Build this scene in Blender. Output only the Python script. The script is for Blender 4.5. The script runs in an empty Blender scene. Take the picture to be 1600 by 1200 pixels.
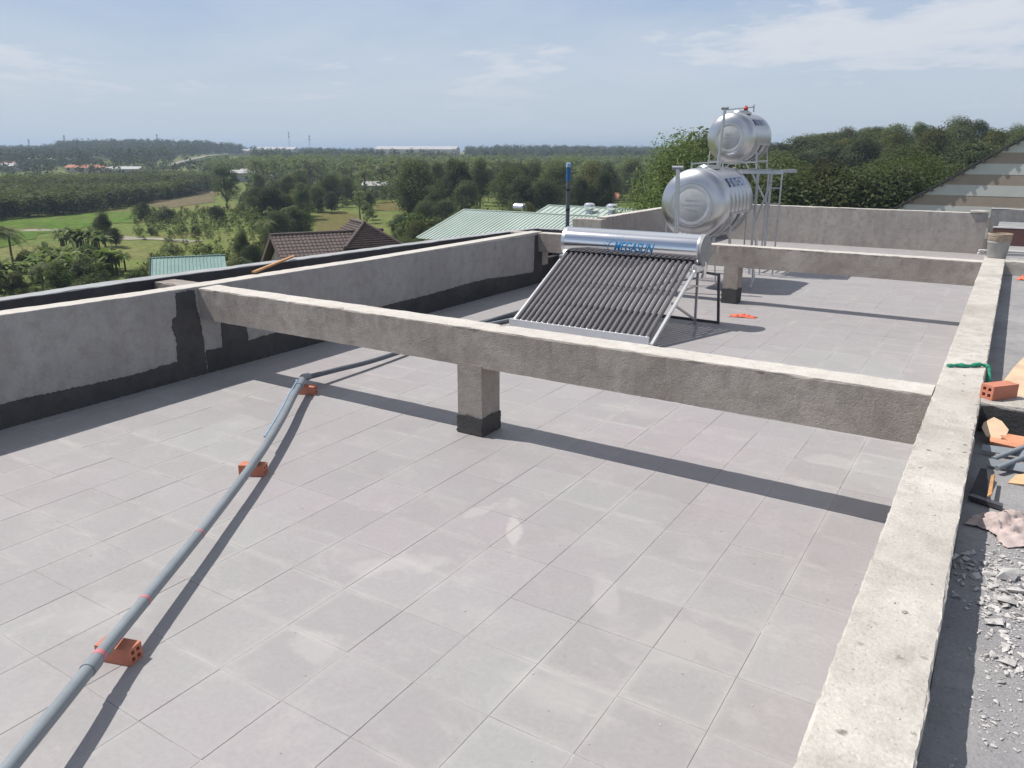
import bpy, bmesh, math, random
import numpy as np
from mathutils import Vector, Matrix
random.seed(7); RNG = np.random.default_rng(11)
SC = bpy.context.scene
COL = SC.collection
R = math.radians

# ------------------------------------------------------------------ camera
CAM = Vector((3.92, -3.03, 2.26)); F_PX = 1212.3
PITCH, YAW, ROLL = 0.2934, -0.5634, 0.0019
_f = Vector((math.sin(YAW)*math.cos(PITCH), math.cos(YAW)*math.cos(PITCH), -math.sin(PITCH)))
_r0 = Vector((math.cos(YAW), -math.sin(YAW), 0)); _u0 = _r0.cross(_f)
_r = math.cos(ROLL)*_r0 + math.sin(ROLL)*_u0
_u = -math.sin(ROLL)*_r0 + math.cos(ROLL)*_u0
cam_d = bpy.data.cameras.new('camera'); cam = bpy.data.objects.new('camera', cam_d); COL.objects.link(cam)
cam_d.sensor_width = 36; cam_d.lens = F_PX/1600*36; cam_d.clip_start = .05; cam_d.clip_end = 20000
cam.matrix_world = Matrix(((_r.x, _u.x, -_f.x, CAM.x), (_r.y, _u.y, -_f.y, CAM.y), (_r.z, _u.z, -_f.z, CAM.z), (0, 0, 0, 1)))
SC.camera = cam
def ray(px, py): return _f + _r*((px-800)/F_PX) - _u*((py-600)/F_PX)
def atz(px, py, z):
    d = ray(px, py); return CAM + d*((z-CAM.z)/d.z)
def atd(px, py, D): return CAM + ray(px, py)*D
def proj(p):
    d = Vector(p)-CAM; q = d.dot(_f)
    return (800+F_PX*d.dot(_r)/q, 600-F_PX*d.dot(_u)/q, q)

# ------------------------------------------------------------------ world, sun, exposure
LIGHT = Vector((.66, .17, -1)).normalized()            # the way the sunlight travels
SUN_EL = math.asin(-LIGHT.z); SUN_AZ = math.atan2(-LIGHT.x, -LIGHT.y)
W = bpy.data.worlds.new('World'); SC.world = W; W.use_nodes = True
nt = W.node_tree; nt.nodes.clear()
def N(t, kind, **kw):
    n = t.nodes.new(kind)
    for k, v in kw.items():
        if k.startswith('i_'):
            key = k[2:]; key = int(key) if key.isdigit() else key.replace('_', ' ')
            n.inputs[key].default_value = v
        else: setattr(n, k, v)
    return n
def MATH(t, op, a, b=None, c=None, clamp=False):
    n = t.nodes.new('ShaderNodeMath'); n.operation = op; n.use_clamp = clamp
    for i, v in enumerate((a, b, c)):
        if v is None: continue
        if hasattr(v, 'is_linked') or hasattr(v, 'links'): t.links.new(v, n.inputs[i])
        else: n.inputs[i].default_value = v
    return n.outputs[0]
def RAMP(t, fac, stops, interp='LINEAR'):
    n = t.nodes.new('ShaderNodeValToRGB'); n.color_ramp.interpolation = interp
    el = n.color_ramp.elements
    while len(el) > 1: el.remove(el[-1])
    for i, (p, c) in enumerate(stops):
        e = el[0] if i == 0 else el.new(p)
        e.position = p; e.color = (c, c, c, 1) if isinstance(c, (int, float)) else (*c, 1)
    t.links.new(fac, n.inputs[0]); return n.outputs[0]
def MIX(t, fac, a, b, mode='MIX'):
    n = t.nodes.new('ShaderNodeMix'); n.data_type = 'RGBA'; n.blend_type = mode
    for s, v in ((n.inputs[0], fac), (n.inputs[6], a), (n.inputs[7], b)):
        if hasattr(v, 'links'): t.links.new(v, s)
        elif isinstance(v, (int, float)): s.default_value = v
        else: s.default_value = (*v, 1)
    return n.outputs[2]
def NOISE(t, vec, scale, detail=6, rough=.55, dist=0, dims='3D'):
    n = t.nodes.new('ShaderNodeTexNoise'); n.noise_dimensions = dims
    n.inputs['Scale'].default_value = scale; n.inputs['Detail'].default_value = detail
    n.inputs['Roughness'].default_value = rough; n.inputs['Distortion'].default_value = dist
    if vec is not None: t.links.new(vec, n.inputs['Vector'])
    return n.outputs['Fac']
sky = N(nt, 'ShaderNodeTexSky', sky_type='NISHITA', sun_disc=False, sun_elevation=SUN_EL, sun_rotation=SUN_AZ % (2*math.pi),
        altitude=20, air_density=1.0, dust_density=1.0, ozone_density=3.0)
tc = N(nt, 'ShaderNodeTexCoord'); sep = N(nt, 'ShaderNodeSeparateXYZ'); nt.links.new(tc.outputs['Generated'], sep.inputs[0])
zz = MATH(nt, 'MAXIMUM', sep.outputs[2], 0.0)
zd = MATH(nt, 'ADD', zz, .12)
cmb = N(nt, 'ShaderNodeCombineXYZ')
nt.links.new(MATH(nt, 'DIVIDE', sep.outputs[0], zd), cmb.inputs[0]); nt.links.new(MATH(nt, 'DIVIDE', sep.outputs[1], zd), cmb.inputs[1])
mp = N(nt, 'ShaderNodeMapping'); nt.links.new(cmb.outputs[0], mp.inputs[0]); mp.inputs['Location'].default_value = (-18, -5, 0)
n1 = NOISE(nt, mp.outputs[0], .62, 9, .58, .3); n2 = NOISE(nt, mp.outputs[0], 2.6, 9, .66, .25)
cl = MATH(nt, 'ADD', MATH(nt, 'MULTIPLY', n1, .7), MATH(nt, 'MULTIPLY', n2, .3))
puff = RAMP(nt, cl, [(.49, 0.0), (.525, .25), (.555, .7), (.61, 1.0)])
veil = RAMP(nt, NOISE(nt, mp.outputs[0], .30, 7, .6, .5), [(.36, 0.0), (.60, .52)])
dens = MATH(nt, 'MAXIMUM', puff, veil)
dens = MATH(nt, 'MULTIPLY', dens, RAMP(nt, zz, [(.0, 0.0), (.035, .2), (.085, .75), (.18, 1.0)]), clamp=True)
hz = RAMP(nt, zz, [(0.0, 1.0), (.1, .96), (.19, .72), (.27, .2), (.38, 0.0)])
hcol = N(nt, 'ShaderNodeMix', data_type='RGBA', blend_type='MULTIPLY'); hcol.inputs[0].default_value = 1; hcol.inputs[7].default_value = (11, 11, 11, 1)
nt.links.new(RAMP(nt, zz, [(0, (.665, .75, .84)), (.06, (.65, .75, .855)), (.13, (.575, .715, .92)), (.2, (.47, .66, 1.0)), (.4, (.32, .51, .92))]), hcol.inputs[6])
skyc = MIX(nt, hz, sky.outputs[0], hcol.outputs[2])
skyc = MIX(nt, dens, skyc, (9.9, 10.3, 11.0))
bg = N(nt, 'ShaderNodeBackground'); bg.inputs[1].default_value = .074
nt.links.new(skyc, bg.inputs[0]); wo = N(nt, 'ShaderNodeOutputWorld'); nt.links.new(bg.outputs[0], wo.inputs[0])
sun_d = bpy.data.lights.new('sun', 'SUN'); sun = bpy.data.objects.new('sun', sun_d); COL.objects.link(sun)
sun_d.energy = 5.0; sun_d.angle = R(.55); sun_d.color = (1, .95, .87)
sun.rotation_euler = LIGHT.to_track_quat('-Z', 'Y').to_euler(); sun.location = (0, 0, 60)
SC.view_settings.view_transform = 'Standard'; SC.view_settings.look = 'None'
SC.view_settings.exposure = 0.0; SC.view_settings.gamma = 1; SC.view_settings.use_curve_mapping = False
cy = SC.cycles
cy.use_denoising = True; cy.max_bounces = 6; cy.diffuse_bounces = 3; cy.glossy_bounces = 3; cy.transmission_bounces = 3
cy.transparent_max_bounces = 4; cy.volume_bounces = 0; cy.use_adaptive_sampling = True; cy.adaptive_threshold = .015
cy.caustics_reflective = False; cy.caustics_refractive = False; cy.sample_clamp_indirect = 6

# ------------------------------------------------------------------ materials
def newmat(name):
    m = bpy.data.materials.new(name); m.use_nodes = True; t = m.node_tree; t.nodes.clear()
    o = N(t, 'ShaderNodeOutputMaterial'); b = N(t, 'ShaderNodeBsdfPrincipled'); t.links.new(b.outputs[0], o.inputs[0])
    return m, t, b
def setin(t, b, key, v):
    s = b.inputs[key]
    if hasattr(v, 'links'): t.links.new(v, s)
    elif isinstance(v, (int, float)): s.default_value = v
    else: s.default_value = (*v, 1)
def wpos(t): return N(t, 'ShaderNodeNewGeometry').outputs['Position']
def BUMP(t, b, h, strength=.3, dist=.01):
    n = t.nodes.new('ShaderNodeBump'); n.inputs['Strength'].default_value = strength; n.inputs['Distance'].default_value = dist
    t.links.new(h, n.inputs['Height']); t.links.new(n.outputs[0], b.inputs['Normal'])
def plain(name, col, rough=.6, metal=0, var=.12, scale=8, spec=.4, bump=0, coat=0):
    m, t, b = newmat(name); p = wpos(t)
    n = NOISE(t, p, scale, 6, .6)
    k = RAMP(t, n, [(.3, 1-var), (.7, 1+var)])
    c = MIX(t, 1.0, col, k, 'MULTIPLY')
    setin(t, b, 'Base Color', c); setin(t, b, 'Metallic', metal); setin(t, b, 'Specular IOR Level', spec)
    setin(t, b, 'Roughness', RAMP(t, n, [(.25, max(.02, rough-.08)), (.75, min(1, rough+.08))]))
    if coat: setin(t, b, 'Coat Weight', coat)
    if bump: BUMP(t, b, NOISE(t, p, scale*12, 3, .6), bump, .004)
    return m
def concrete(name, c0, c1, stain, speck=0, bump=.45, pits=.5, streak=0, spots=0):
    """c0/c1 blotch colours, stain a darker dirt tone; pits = pitted relief."""
    m, t, b = newmat(name); p = wpos(t)
    big = NOISE(t, p, 1.3, 7, .62, .5); mid = NOISE(t, p, 9, 6, .62); fine = NOISE(t, p, 70, 5, .7)
    c = MIX(t, RAMP(t, big, [(.34, 0.0), (.66, 1.0)]), c0, c1)
    c = MIX(t, MATH(t, 'MULTIPLY', RAMP(t, mid, [(.47, 0.0), (.72, 1.0)]), .55), c, stain)
    c = MIX(t, 1.0, c, RAMP(t, fine, [(.25, .82), (.75, 1.14)]), 'MULTIPLY')
    if streak:
        mpn = N(t, 'ShaderNodeMapping'); t.links.new(p, mpn.inputs[0]); mpn.inputs['Scale'].default_value = (6, 6, .7)
        s = NOISE(t, mpn.outputs[0], 1.0, 5, .6)
        c = MIX(t, MATH(t, 'MULTIPLY', RAMP(t, s, [(.5, 0.0), (.75, 1.0)]), streak), c, stain)
    if spots:
        v = N(t, 'ShaderNodeTexVoronoi', feature='F1'); v.inputs['Scale'].default_value = 13; v.inputs['Randomness'].default_value = 1
        t.links.new(p, v.inputs['Vector'])
        d = MATH(t, 'ADD', v.outputs['Distance'], MATH(t, 'MULTIPLY', fine, .25))
        sel = MATH(t, 'GREATER_THAN', N_col_r(t, v.outputs['Color']), .62)
        k = MATH(t, 'MULTIPLY', RAMP(t, d, [(.22, 1.0), (.31, 0.0)]), sel)
        c = MIX(t, MATH(t, 'MULTIPLY', k, spots), c, tuple(x*.38 for x in stain))
        wh = RAMP(t, NOISE(t, p, 5.5, 8, .7, .6), [(.60, 0.0), (.70, .75)])
        c = MIX(t, wh, c, (.60, .585, .54))
    setin(t, b, 'Base Color', c); setin(t, b, 'Roughness', .92); setin(t, b, 'Specular IOR Level', .2)
    v2 = N(t, 'ShaderNodeTexVoronoi', feature='F1'); v2.inputs['Scale'].default_value = 42; t.links.new(p, v2.inputs['Vector'])
    h = MATH(t, 'ADD', MATH(t, 'MULTIPLY', fine, .7), MATH(t, 'MULTIPLY', RAMP(t, v2.outputs['Distance'], [(.0, 0.0), (.28, 1.0)]), pits))
    h = MATH(t, 'ADD', h, MATH(t, 'MULTIPLY', mid, 1.4))
    BUMP(t, b, h, bump, .012)
    return m
def N_col_r(t, col):
    s = N(t, 'ShaderNodeSeparateColor'); t.links.new(col, s.inputs[0]); return s.outputs[0]
M = {}
M['beam'] = concrete('beam_concrete', (.30, .266, .243), (.44, .402, .37), (.225, .197, .18), bump=.42, pits=.6, streak=.25)
M['sunlit_screed'] = concrete('sun_bright_screed', (.52, .49, .455), (.60, .575, .54), (.42, .39, .36), bump=.35, pits=.4)  # thin screed on concrete tops, tinted paler to carry their sunlit brightness
M['wall_l'] = concrete('parapet_concrete', (.34, .328, .322), (.43, .417, .41), (.25, .24, .238), bump=.35, streak=.3)
M['wall_r'] = concrete('ledge_concrete', (.40, .375, .345), (.57, .545, .505), (.31, .285, .265), bump=.45, pits=.5, spots=.7)
M['wall_far'] = concrete('far_concrete', (.36, .335, .315), (.45, .42, .39), (.27, .245, .23), bump=.3, streak=.45)
M['coat'] = concrete('dark_cement_coat', (.07, .07, .073), (.108, .106, .107), (.05, .05, .052), bump=.5)
M['coat_blue'] = concrete('dark_gutter_coat', (.05, .052, .06), (.08, .08, .088), (.04, .04, .046), bump=.3)
M['slab'] = concrete('side_slab', (.26, .258, .272), (.345, .342, .345), (.215, .21, .215), bump=.6)
M['grey_top'] = concrete('grey_ledge', (.33, .34, .36), (.40, .41, .42), (.26, .265, .28), bump=.3)
# floor tiles
STAINS = []
for (px_, py_, w_, h_, r_, k_) in ((803, 835, .045, .40, .56, .5), (800, 790, .09, .12, .2, .3), (745, 800, .04, .14, -.3, .3), (950, 945, .08, .28, .6, .25), (620, 880, .12, .4, -.9, .3), (870, 1085, .3, .12, .3, .18),
                                   (500, 1010, .16, .1, .4, .28), (1050, 1000, .3, .2, .8, .22), (250, 830, .35, .2, .2, -.16), (560, 740, .3, .16, .6, -.2), (1170, 870, .12, .05, .3, -.35), (1000, 640, .4, .2, 0, .18),
                                   (440, 900, .4, .3, .4, -.14), (680, 1120, .5, .3, .3, -.14), (1090, 1130, .3, .3, 0, -.16), (150, 960, .3, .22, .6, .2), (1300, 720, .25, .12, .2, .25)):
    q_ = atz(px_, py_, 0); STAINS.append((q_.x, q_.y, w_, h_, r_, k_))
def tile_mat(name, joint=False):
    m, t, b = newmat(name); p = wpos(t)
    oi = N(t, 'ShaderNodeObjectInfo')
    big = NOISE(t, p, .55, 5, .55, .3); mid = NOISE(t, p, 3.2, 7, .62, .5); fine = NOISE(t, p, 38, 6, .7)
    c = MIX(t, RAMP(t, big, [(.36, 0.0), (.62, 1.0)]), (.346, .317, .336), (.334, .335, .337))
    c = MIX(t, MATH(t, 'MULTIPLY', oi.outputs['Random'], .8), c, (.305, .289, .298))
    dust = RAMP(t, mid, [(.54, 0.0), (.74, .4)])
    c = MIX(t, dust, c, (.44, .425, .42))
    mp2 = N(t, 'ShaderNodeMapping'); t.links.new(p, mp2.inputs[0]); mp2.inputs['Rotation'].default_value = (0, 0, .6); mp2.inputs['Scale'].default_value = (1.2, 5, 1)
    smear = RAMP(t, NOISE(t, mp2.outputs[0], 1.5, 8, .66, 1.2), [(.58, 0.0), (.76, .38)])
    c = MIX(t, smear, c, (.455, .445, .435))
    dk = RAMP(t, NOISE(t, p, 1.7, 9, .72, 1.0), [(.30, .4), (.47, 0.0)])
    c = MIX(t, dk, c, (.28, .265, .265))
    v = N(t, 'ShaderNodeTexVoronoi', feature='F1'); v.inputs['Scale'].default_value = 7; t.links.new(p, v.inputs['Vector'])
    sp = MATH(t, 'MULTIPLY', MATH(t, 'LESS_THAN', v.outputs['Distance'], MATH(t, 'MULTIPLY', fine, .1)), MATH(t, 'GREATER_THAN', N_col_r(t, v.outputs['Color']), .72))
    c = MIX(t, MATH(t, 'MULTIPLY', sp, .6), c, (.16, .15, .15))
    c = MIX(t, 1.0, c, RAMP(t, fine, [(.3, .93), (.7, 1.06)]), 'MULTIPLY')
    fr = N(t, 'ShaderNodeVectorMath', operation='FRACTION'); sc_ = N(t, 'ShaderNodeVectorMath', operation='SCALE'); sc_.inputs['Scale'].default_value = 2.5
    t.links.new(p, sc_.inputs[0]); t.links.new(sc_.outputs[0], fr.inputs[0]); sx = N(t, 'ShaderNodeSeparateXYZ'); t.links.new(fr.outputs[0], sx.inputs[0])
    ed = MATH(t, 'MINIMUM', MATH(t, 'PINGPONG', sx.outputs[0], .5), MATH(t, 'PINGPONG', sx.outputs[1], .5))
    ed = MATH(t, 'ADD', ed, MATH(t, 'MULTIPLY', MATH(t, 'SUBTRACT', mid, .5), .12))      # cement haze left along the joints
    halo = MATH(t, 'MULTIPLY', RAMP(t, ed, [(.0, .5), (.04, .2), (.10, 0.0)]), RAMP(t, NOISE(t, p, 1.1, 5, .6), [(.44, 0.0), (.62, 1.0)]))
    c = MIX(t, halo, c, (.475, .465, .455))
    for (x_, y_, w_, h_, r_, k_) in STAINS:                     # dried cement spills and damp patches of their own shape
        m_ = N(t, 'ShaderNodeMapping', vector_type='TEXTURE'); m_.inputs['Location'].default_value = (x_, y_, 0); m_.inputs['Rotation'].default_value = (0, 0, r_); m_.inputs['Scale'].default_value = (w_, h_, 1)
        t.links.new(p, m_.inputs[0]); ln = N(t, 'ShaderNodeVectorMath', operation='LENGTH'); t.links.new(m_.outputs[0], ln.inputs[0])
        d_ = MATH(t, 'ADD', ln.outputs['Value'], MATH(t, 'ADD', MATH(t, 'MULTIPLY', MATH(t, 'SUBTRACT', mid, .5), 4.5), MATH(t, 'MULTIPLY', MATH(t, 'SUBTRACT', fine, .5), 1.2)))
        c = MIX(t, MATH(t, 'MULTIPLY', RAMP(t, d_, [(.55, 1.0), (1.25, 0.0)]), abs(k_)), c, (.50, .49, .475) if k_ > 0 else (.27, .255, .262))
    if joint:
        jn = NOISE(t, p, 2.1, 6, .7)
        c = RAMP(t, jn, [(.34, (.17, .163, .163)), (.43, (.29, .28, .28)), (.52, (.345, .333, .333)), (.60, (.50, .49, .475))])
    setin(t, b, 'Base Color', c); setin(t, b, 'Roughness', RAMP(t, mid, [(.3, .52), (.7, .78)])); setin(t, b, 'Specular IOR Level', .35)
    BUMP(t, b, MATH(t, 'ADD', fine, MATH(t, 'MULTIPLY', mid, 1.5)), .12, .004)
    return m
M['tile'] = tile_mat('floor_tile_ceramic'); M['joint'] = tile_mat('tile_joint', True)
M['pvc'] = plain('grey_pvc', (.23, .26, .29), .38, var=.1, scale=5, spec=.5)
M['pvc_dark'] = plain('dark_pvc', (.10, .115, .14), .4, var=.15)
M['pink'] = plain('pink_tape', (.55, .19, .22), .6)
M['blue_film'] = plain('blue_film', (.27, .42, .58), .4)
M['blue_pipe'] = plain('blue_paint', (.02, .12, .34), .4)
def brick_mat():
    m, t, b = newmat('fired_clay'); p = wpos(t)
    c = MIX(t, NOISE(t, p, 14, 6, .6), (.42, .135, .085), (.60, .255, .17))
    c = MIX(t, RAMP(t, NOISE(t, p, 45, 5, .7), [(.6, 0.0), (.8, .5)]), c, (.66, .42, .34))
    setin(t, b, 'Base Color', c); setin(t, b, 'Roughness', .9); BUMP(t, b, NOISE(t, p, 160, 4, .7), .4, .003); return m
M['brick'] = brick_mat()
def steel(name, col, rough, aniso=0, var=.08, scale=4):
    m, t, b = newmat(name); p = wpos(t); n = NOISE(t, p, scale, 6, .6)
    setin(t, b, 'Base Color', MIX(t, n, tuple(x*(1-var) for x in col), tuple(min(1, x*(1+var)) for x in col)))
    setin(t, b, 'Metallic', 1.0); setin(t, b, 'Roughness', RAMP(t, n, [(.3, rough-.015), (.7, rough+.02)]))
    if aniso: setin(t, b, 'Anisotropic', aniso)
    return m
M['inox'] = steel('stainless_sheet', (.60, .61, .635), .30, var=.03, scale=1.5)
M['inox_dull'] = steel('stainless_dull', (.60, .61, .62), .42)
M['inox_bright'] = steel('polished_shell', (.80, .81, .83), .10, var=.02, scale=1)
M['film'] = plain('film_covered_steel', (.54, .55, .58), .45, metal=.35)
M['alu'] = steel('aluminium', (.78, .79, .80), .3); M['alu_dull'] = plain('anodised_rail', (.66, .68, .72), .35, metal=.35, var=.05)
M['galv'] = steel('galvanised', (.55, .57, .60), .42)
M['frame_dark'] = plain('dark_frame', (.10, .10, .115), .45, metal=.4)
M['grey_cap'] = plain('grey_plastic_cap', (.30, .30, .31), .5)
def tube_mat():
    m, t, b = newmat('vacuum_glass'); p = wpos(t)
    d = RAMP(t, NOISE(t, p, 2.5, 2, .5), [(.42, 0.0), (.75, .5)])
    setin(t, b, 'Base Color', MIX(t, d, (.135, .124, .134), (.155, .144, .153))); setin(t, b, 'Roughness', .26)
    setin(t, b, 'Specular IOR Level', .7); setin(t, b, 'Coat Weight', .4); setin(t, b, 'Coat Roughness', .12); return m
M['tube'] = tube_mat(); M['black'] = plain('black_rubber', (.015, .015, .016), .6)
M['logo'] = plain('blue_print', (.015, .22, .48), .4)
M['blue_print'] = plain('dark_blue_print', (.09, .16, .40), .4)
M['red'] = plain('red_paint', (.55, .05, .04), .5); M['orange_red'] = plain('orange_red_plastic', (.75, .16, .09), .5, var=.2, scale=40)
M['green_cloth'] = plain('green_cloth', (.035, .26, .17), .85, var=.25, scale=30)
M['pink_cloth'] = plain('dusty_pink_cloth', (.46, .385, .37), .95, var=.2, scale=14)
M['cardboard'] = plain('cardboard', (.58, .40, .24), .85, var=.15, scale=10)
M['ply'] = plain('pale_plywood', (.58, .43, .30), .8, var=.18, scale=6)
M['wood'] = plain('raw_timber', (.45, .25, .12), .8, var=.25, scale=12)
M['orange_board'] = plain('orange_board', (.60, .27, .16), .75, var=.25, scale=10)
M['redbrown'] = plain('red_brown_panel', (.13, .065, .06), .7)
M['white'] = plain('white_paint', (.72, .71, .69), .6); M['bucket'] = plain('grey_white_plastic', (.34, .335, .33), .5, var=.15, scale=6)
M['bucket_rim'] = plain('cement_crust', (.36, .29, .225), .9, var=.25, scale=25)
M['rubble'] = plain('broken_plaster', (.50, .485, .48), .95, var=.28, scale=18, bump=.5)

# ------------------------------------------------------------------ mesh helpers
class MB:
    def __init__(s): s.v = []; s.f = []
    def add(s, vs, fs):
        o = len(s.v); s.v += [tuple(v) for v in vs]; s.f += [tuple(i+o for i in f) for f in fs]; return s
    def box(s, x0, x1, y0, y1, z0, z1):
        return s.add([(x0, y0, z0), (x1, y0, z0), (x1, y1, z0), (x0, y1, z0), (x0, y0, z1), (x1, y0, z1), (x1, y1, z1), (x0, y1, z1)],
                     [(3, 2, 1, 0), (4, 5, 6, 7), (0, 1, 5, 4), (1, 2, 6, 5), (2, 3, 7, 6), (3, 0, 4, 7)])
    def bar(s, a, b, w, h=None, up=(0, 0, 1)):
        """square bar from a to b"""
        a = Vector(a); b = Vector(b); h = h or w; d = (b-a).normalized(); up = Vector(up)
        if abs(d.dot(up)) > .95: up = Vector((0, 1, 0))
        x = d.cross(up).normalized()*w/2; y = x.cross(d).normalized()*h/2
        vs = [a-x-y, a+x-y, a+x+y, a-x+y, b-x-y, b+x-y, b+x+y, b-x+y]
        return s.add(vs, [(3, 2, 1, 0), (4, 5, 6, 7), (0, 1, 5, 4), (1, 2, 6, 5), (2, 3, 7, 6), (3, 0, 4, 7)])
    def tube(s, pts, r, n=12, cap=True):
        pts = [Vector(p) for p in pts]; rs = r if isinstance(r, (list, tuple)) else [r]*len(pts)
        ref = None; base = len(s.v)
        for i, p in enumerate(pts):
            d = (pts[min(i+1, len(pts)-1)]-pts[max(i-1, 0)]).normalized()
            if ref is None:
                ref = Vector((0, 0, 1)) if abs(d.z) < .9 else Vector((1, 0, 0))
            x = d.cross(ref).normalized(); y = x.cross(d).normalized(); ref = y
            for k in range(n):
                a = 2*math.pi*k/n; s.v.append(tuple(p+(x*math.cos(a)+y*math.sin(a))*rs[i]))
        for i in range(len(pts)-1):
            for k in range(n):
                a = base+i*n+k; b_ = base+i*n+(k+1) % n; s.f.append((a, b_, b_+n, a+n))
        if cap:
            s.f.append(tuple(base+k for k in reversed(range(n)))); e = base+(len(pts)-1)*n; s.f.append(tuple(e+k for k in range(n)))
        return s
    def lathe(s, prof, n=48, axis='y', c=(0, 0, 0)):
        """prof: list of (axial, radius)"""
        base = len(s.v); c = Vector(c)
        for a, r in prof:
            for k in range(n):
                t = 2*math.pi*k/n; u, w = r*math.cos(t), r*math.sin(t)
                q = (u, a, w) if axis == 'y' else ((a, u, w) if axis == 'x' else (u, w, a))
                s.v.append(tuple(c+Vector(q)))
        for i in range(len(prof)-1):
            for k in range(n):
                a = base+i*n+k; b_ = base+i*n+(k+1) % n; s.f.append((a, b_, b_+n, a+n))
        s.f.append(tuple(base+k for k in reversed(range(n)))); e = base+(len(prof)-1)*n; s.f.append(tuple(e+k for k in range(n)))
        return s
    def mesh(s, name):
        m = bpy.data.meshes.new(name); m.from_pydata(s.v, [], s.f)
        bm = bmesh.new(); bm.from_mesh(m); bmesh.ops.recalc_face_normals(bm, faces=bm.faces); bm.to_mesh(m); bm.free()
        return m
    def build(s, name, mat, parent=None, smooth=False, loc=None, bevel=0):
        m = s.mesh(name); m.materials.append(M[mat] if isinstance(mat, str) else mat)
        if smooth: m.shade_smooth(); m.set_sharp_from_angle(angle=R(38))
        o = bpy.data.objects.new(name, m); COL.objects.link(o)
        if loc is not None: o.location = loc
        if parent is not None: o.parent = parent
        if bevel:
            bv = o.modifiers.new('bevel', 'BEVEL'); bv.width = bevel; bv.segments = 2; bv.limit_method = 'ANGLE'
        return o
def tag(o, label=None, cat=None, group=None, kind=None):
    if label: o['label'] = label
    if cat: o['category'] = cat
    if group: o['group'] = group
    if kind: o['kind'] = kind
    return o
def empty(name, loc=(0, 0, 0), rz=0, label=None, cat=None, group=None):
    o = bpy.data.objects.new(name, None); COL.objects.link(o); o.location = loc; o.rotation_euler = (0, 0, rz); o.empty_display_size = .1
    return tag(o, label, cat, group)
def npmesh(name, V, Fc, mat):
    """V (n,3), Fc (m,k) int arrays"""
    m = bpy.data.meshes.new(name); k = Fc.shape[1]
    m.vertices.add(len(V)); m.vertices.foreach_set('co', np.ascontiguousarray(V, np.float32).ravel())
    m.loops.add(Fc.size); m.loops.foreach_set('vertex_index', np.ascontiguousarray(Fc, np.int32).ravel())
    m.polygons.add(len(Fc)); m.polygons.foreach_set('loop_start', np.arange(0, Fc.size, k, dtype=np.int32))
    m.polygons.foreach_set('loop_total', np.full(len(Fc), k, np.int32))
    m.update(calc_edges=True); m.validate()
    for q in (mat if isinstance(mat, (list, tuple)) else [mat]): m.materials.append(q)
    return m
def addobj(name, mesh, parent=None, loc=None):
    o = bpy.data.objects.new(name, mesh); COL.objects.link(o)
    if parent is not None: o.parent = parent
    if loc is not None: o.location = loc
    return o
def rough_prism(axis, a0, a1, w0, w1, z0, z1, step=.05, jit=.004, ch=.012, seed=0, ztaper=None):
    """a cast concrete bar along axis ('x' or 'y') with worn, uneven arrises; w0..w1 its width range, ztaper(a) adds to the top"""
    rn = np.random.default_rng(seed); n = max(2, int((a1-a0)/step)+1); mb = MB(); rows = []
    prev = np.zeros((12, 2))
    for i in range(n):
        a = a0+(a1-a0)*i/(n-1); zt = z1+(ztaper(a) if ztaper else 0)
        zm = (z0+zt)/2; wm = (w0+w1)/2
        P = np.array([(w0, z0), (wm, z0), (w1, z0), (w1, zm), (w1, zt-ch), (w1-ch*.35, zt-ch*.3), (w1-ch, zt), (wm, zt), (w0+ch, zt), (w0+ch*.35, zt-ch*.3), (w0, zt-ch), (w0, zm)])
        prev = prev*.55+rn.normal(0, jit, (12, 2))
        J = prev.copy(); J[[0, 1, 2]] *= .4; J[[3, 7, 11]] *= .35
        if rn.random() < .06 and ch > .005: J[[4, 5, 6] if rn.random() < .5 else [8, 9, 10]] += rn.normal(0, jit*2.2, (3, 2))
        P = P+J
        rows.append([(a, w, z) if axis == 'x' else (w, a, z) for w, z in P])
    for r in rows: mb.v += r
    for i in range(n-1):
        for k in range(12): mb.f.append((i*12+k, i*12+(k+1) % 12, (i+1)*12+(k+1) % 12, (i+1)*12+k))
    mb.f.append(tuple(range(12))); mb.f.append(tuple((n-1)*12+k for k in range(12)))
    return mb
def sheet(poly, plane, off, thick=.004, jit=0, step=.04, seed=0):
    """an irregular flat patch; poly in plane coordinates, plane 'x' (y,z), 'y' (x,z) or 'z' (x,y)"""
    rn = np.random.default_rng(seed); pts = []
    for i, (a, b) in enumerate(poly):
        c, d = poly[(i+1) % len(poly)]; L = math.hypot(c-a, d-b); k = max(1, int(L/step)) if jit else 1
        for q in range(k):
            t = q/k; e = jit if (0 < t) else 0
            pts.append((a+(c-a)*t+rn.normal(0, 1)*e, b+(d-b)*t+rn.normal(0, 1)*e))
    bm = bmesh.new()
    def P(u, v, o): return (o, u, v) if plane == 'x' else ((u, o, v) if plane == 'y' else (u, v, o))
    f = bm.faces.new([bm.verts.new(P(u, v, off)) for u, v in pts])
    r = bmesh.ops.extrude_face_region(bm, geom=[f])
    vec = {'x': (thick, 0, 0), 'y': (0, thick, 0), 'z': (0, 0, thick)}[plane]
    bmesh.ops.translate(bm, verts=[g for g in r['geom'] if isinstance(g, bmesh.types.BMVert)], vec=vec)
    bmesh.ops.triangulate(bm, faces=bm.faces[:]); bmesh.ops.recalc_face_normals(bm, faces=bm.faces[:])
    m = bpy.data.meshes.new('sheet'); bm.to_mesh(m); bm.free(); return m
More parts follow.
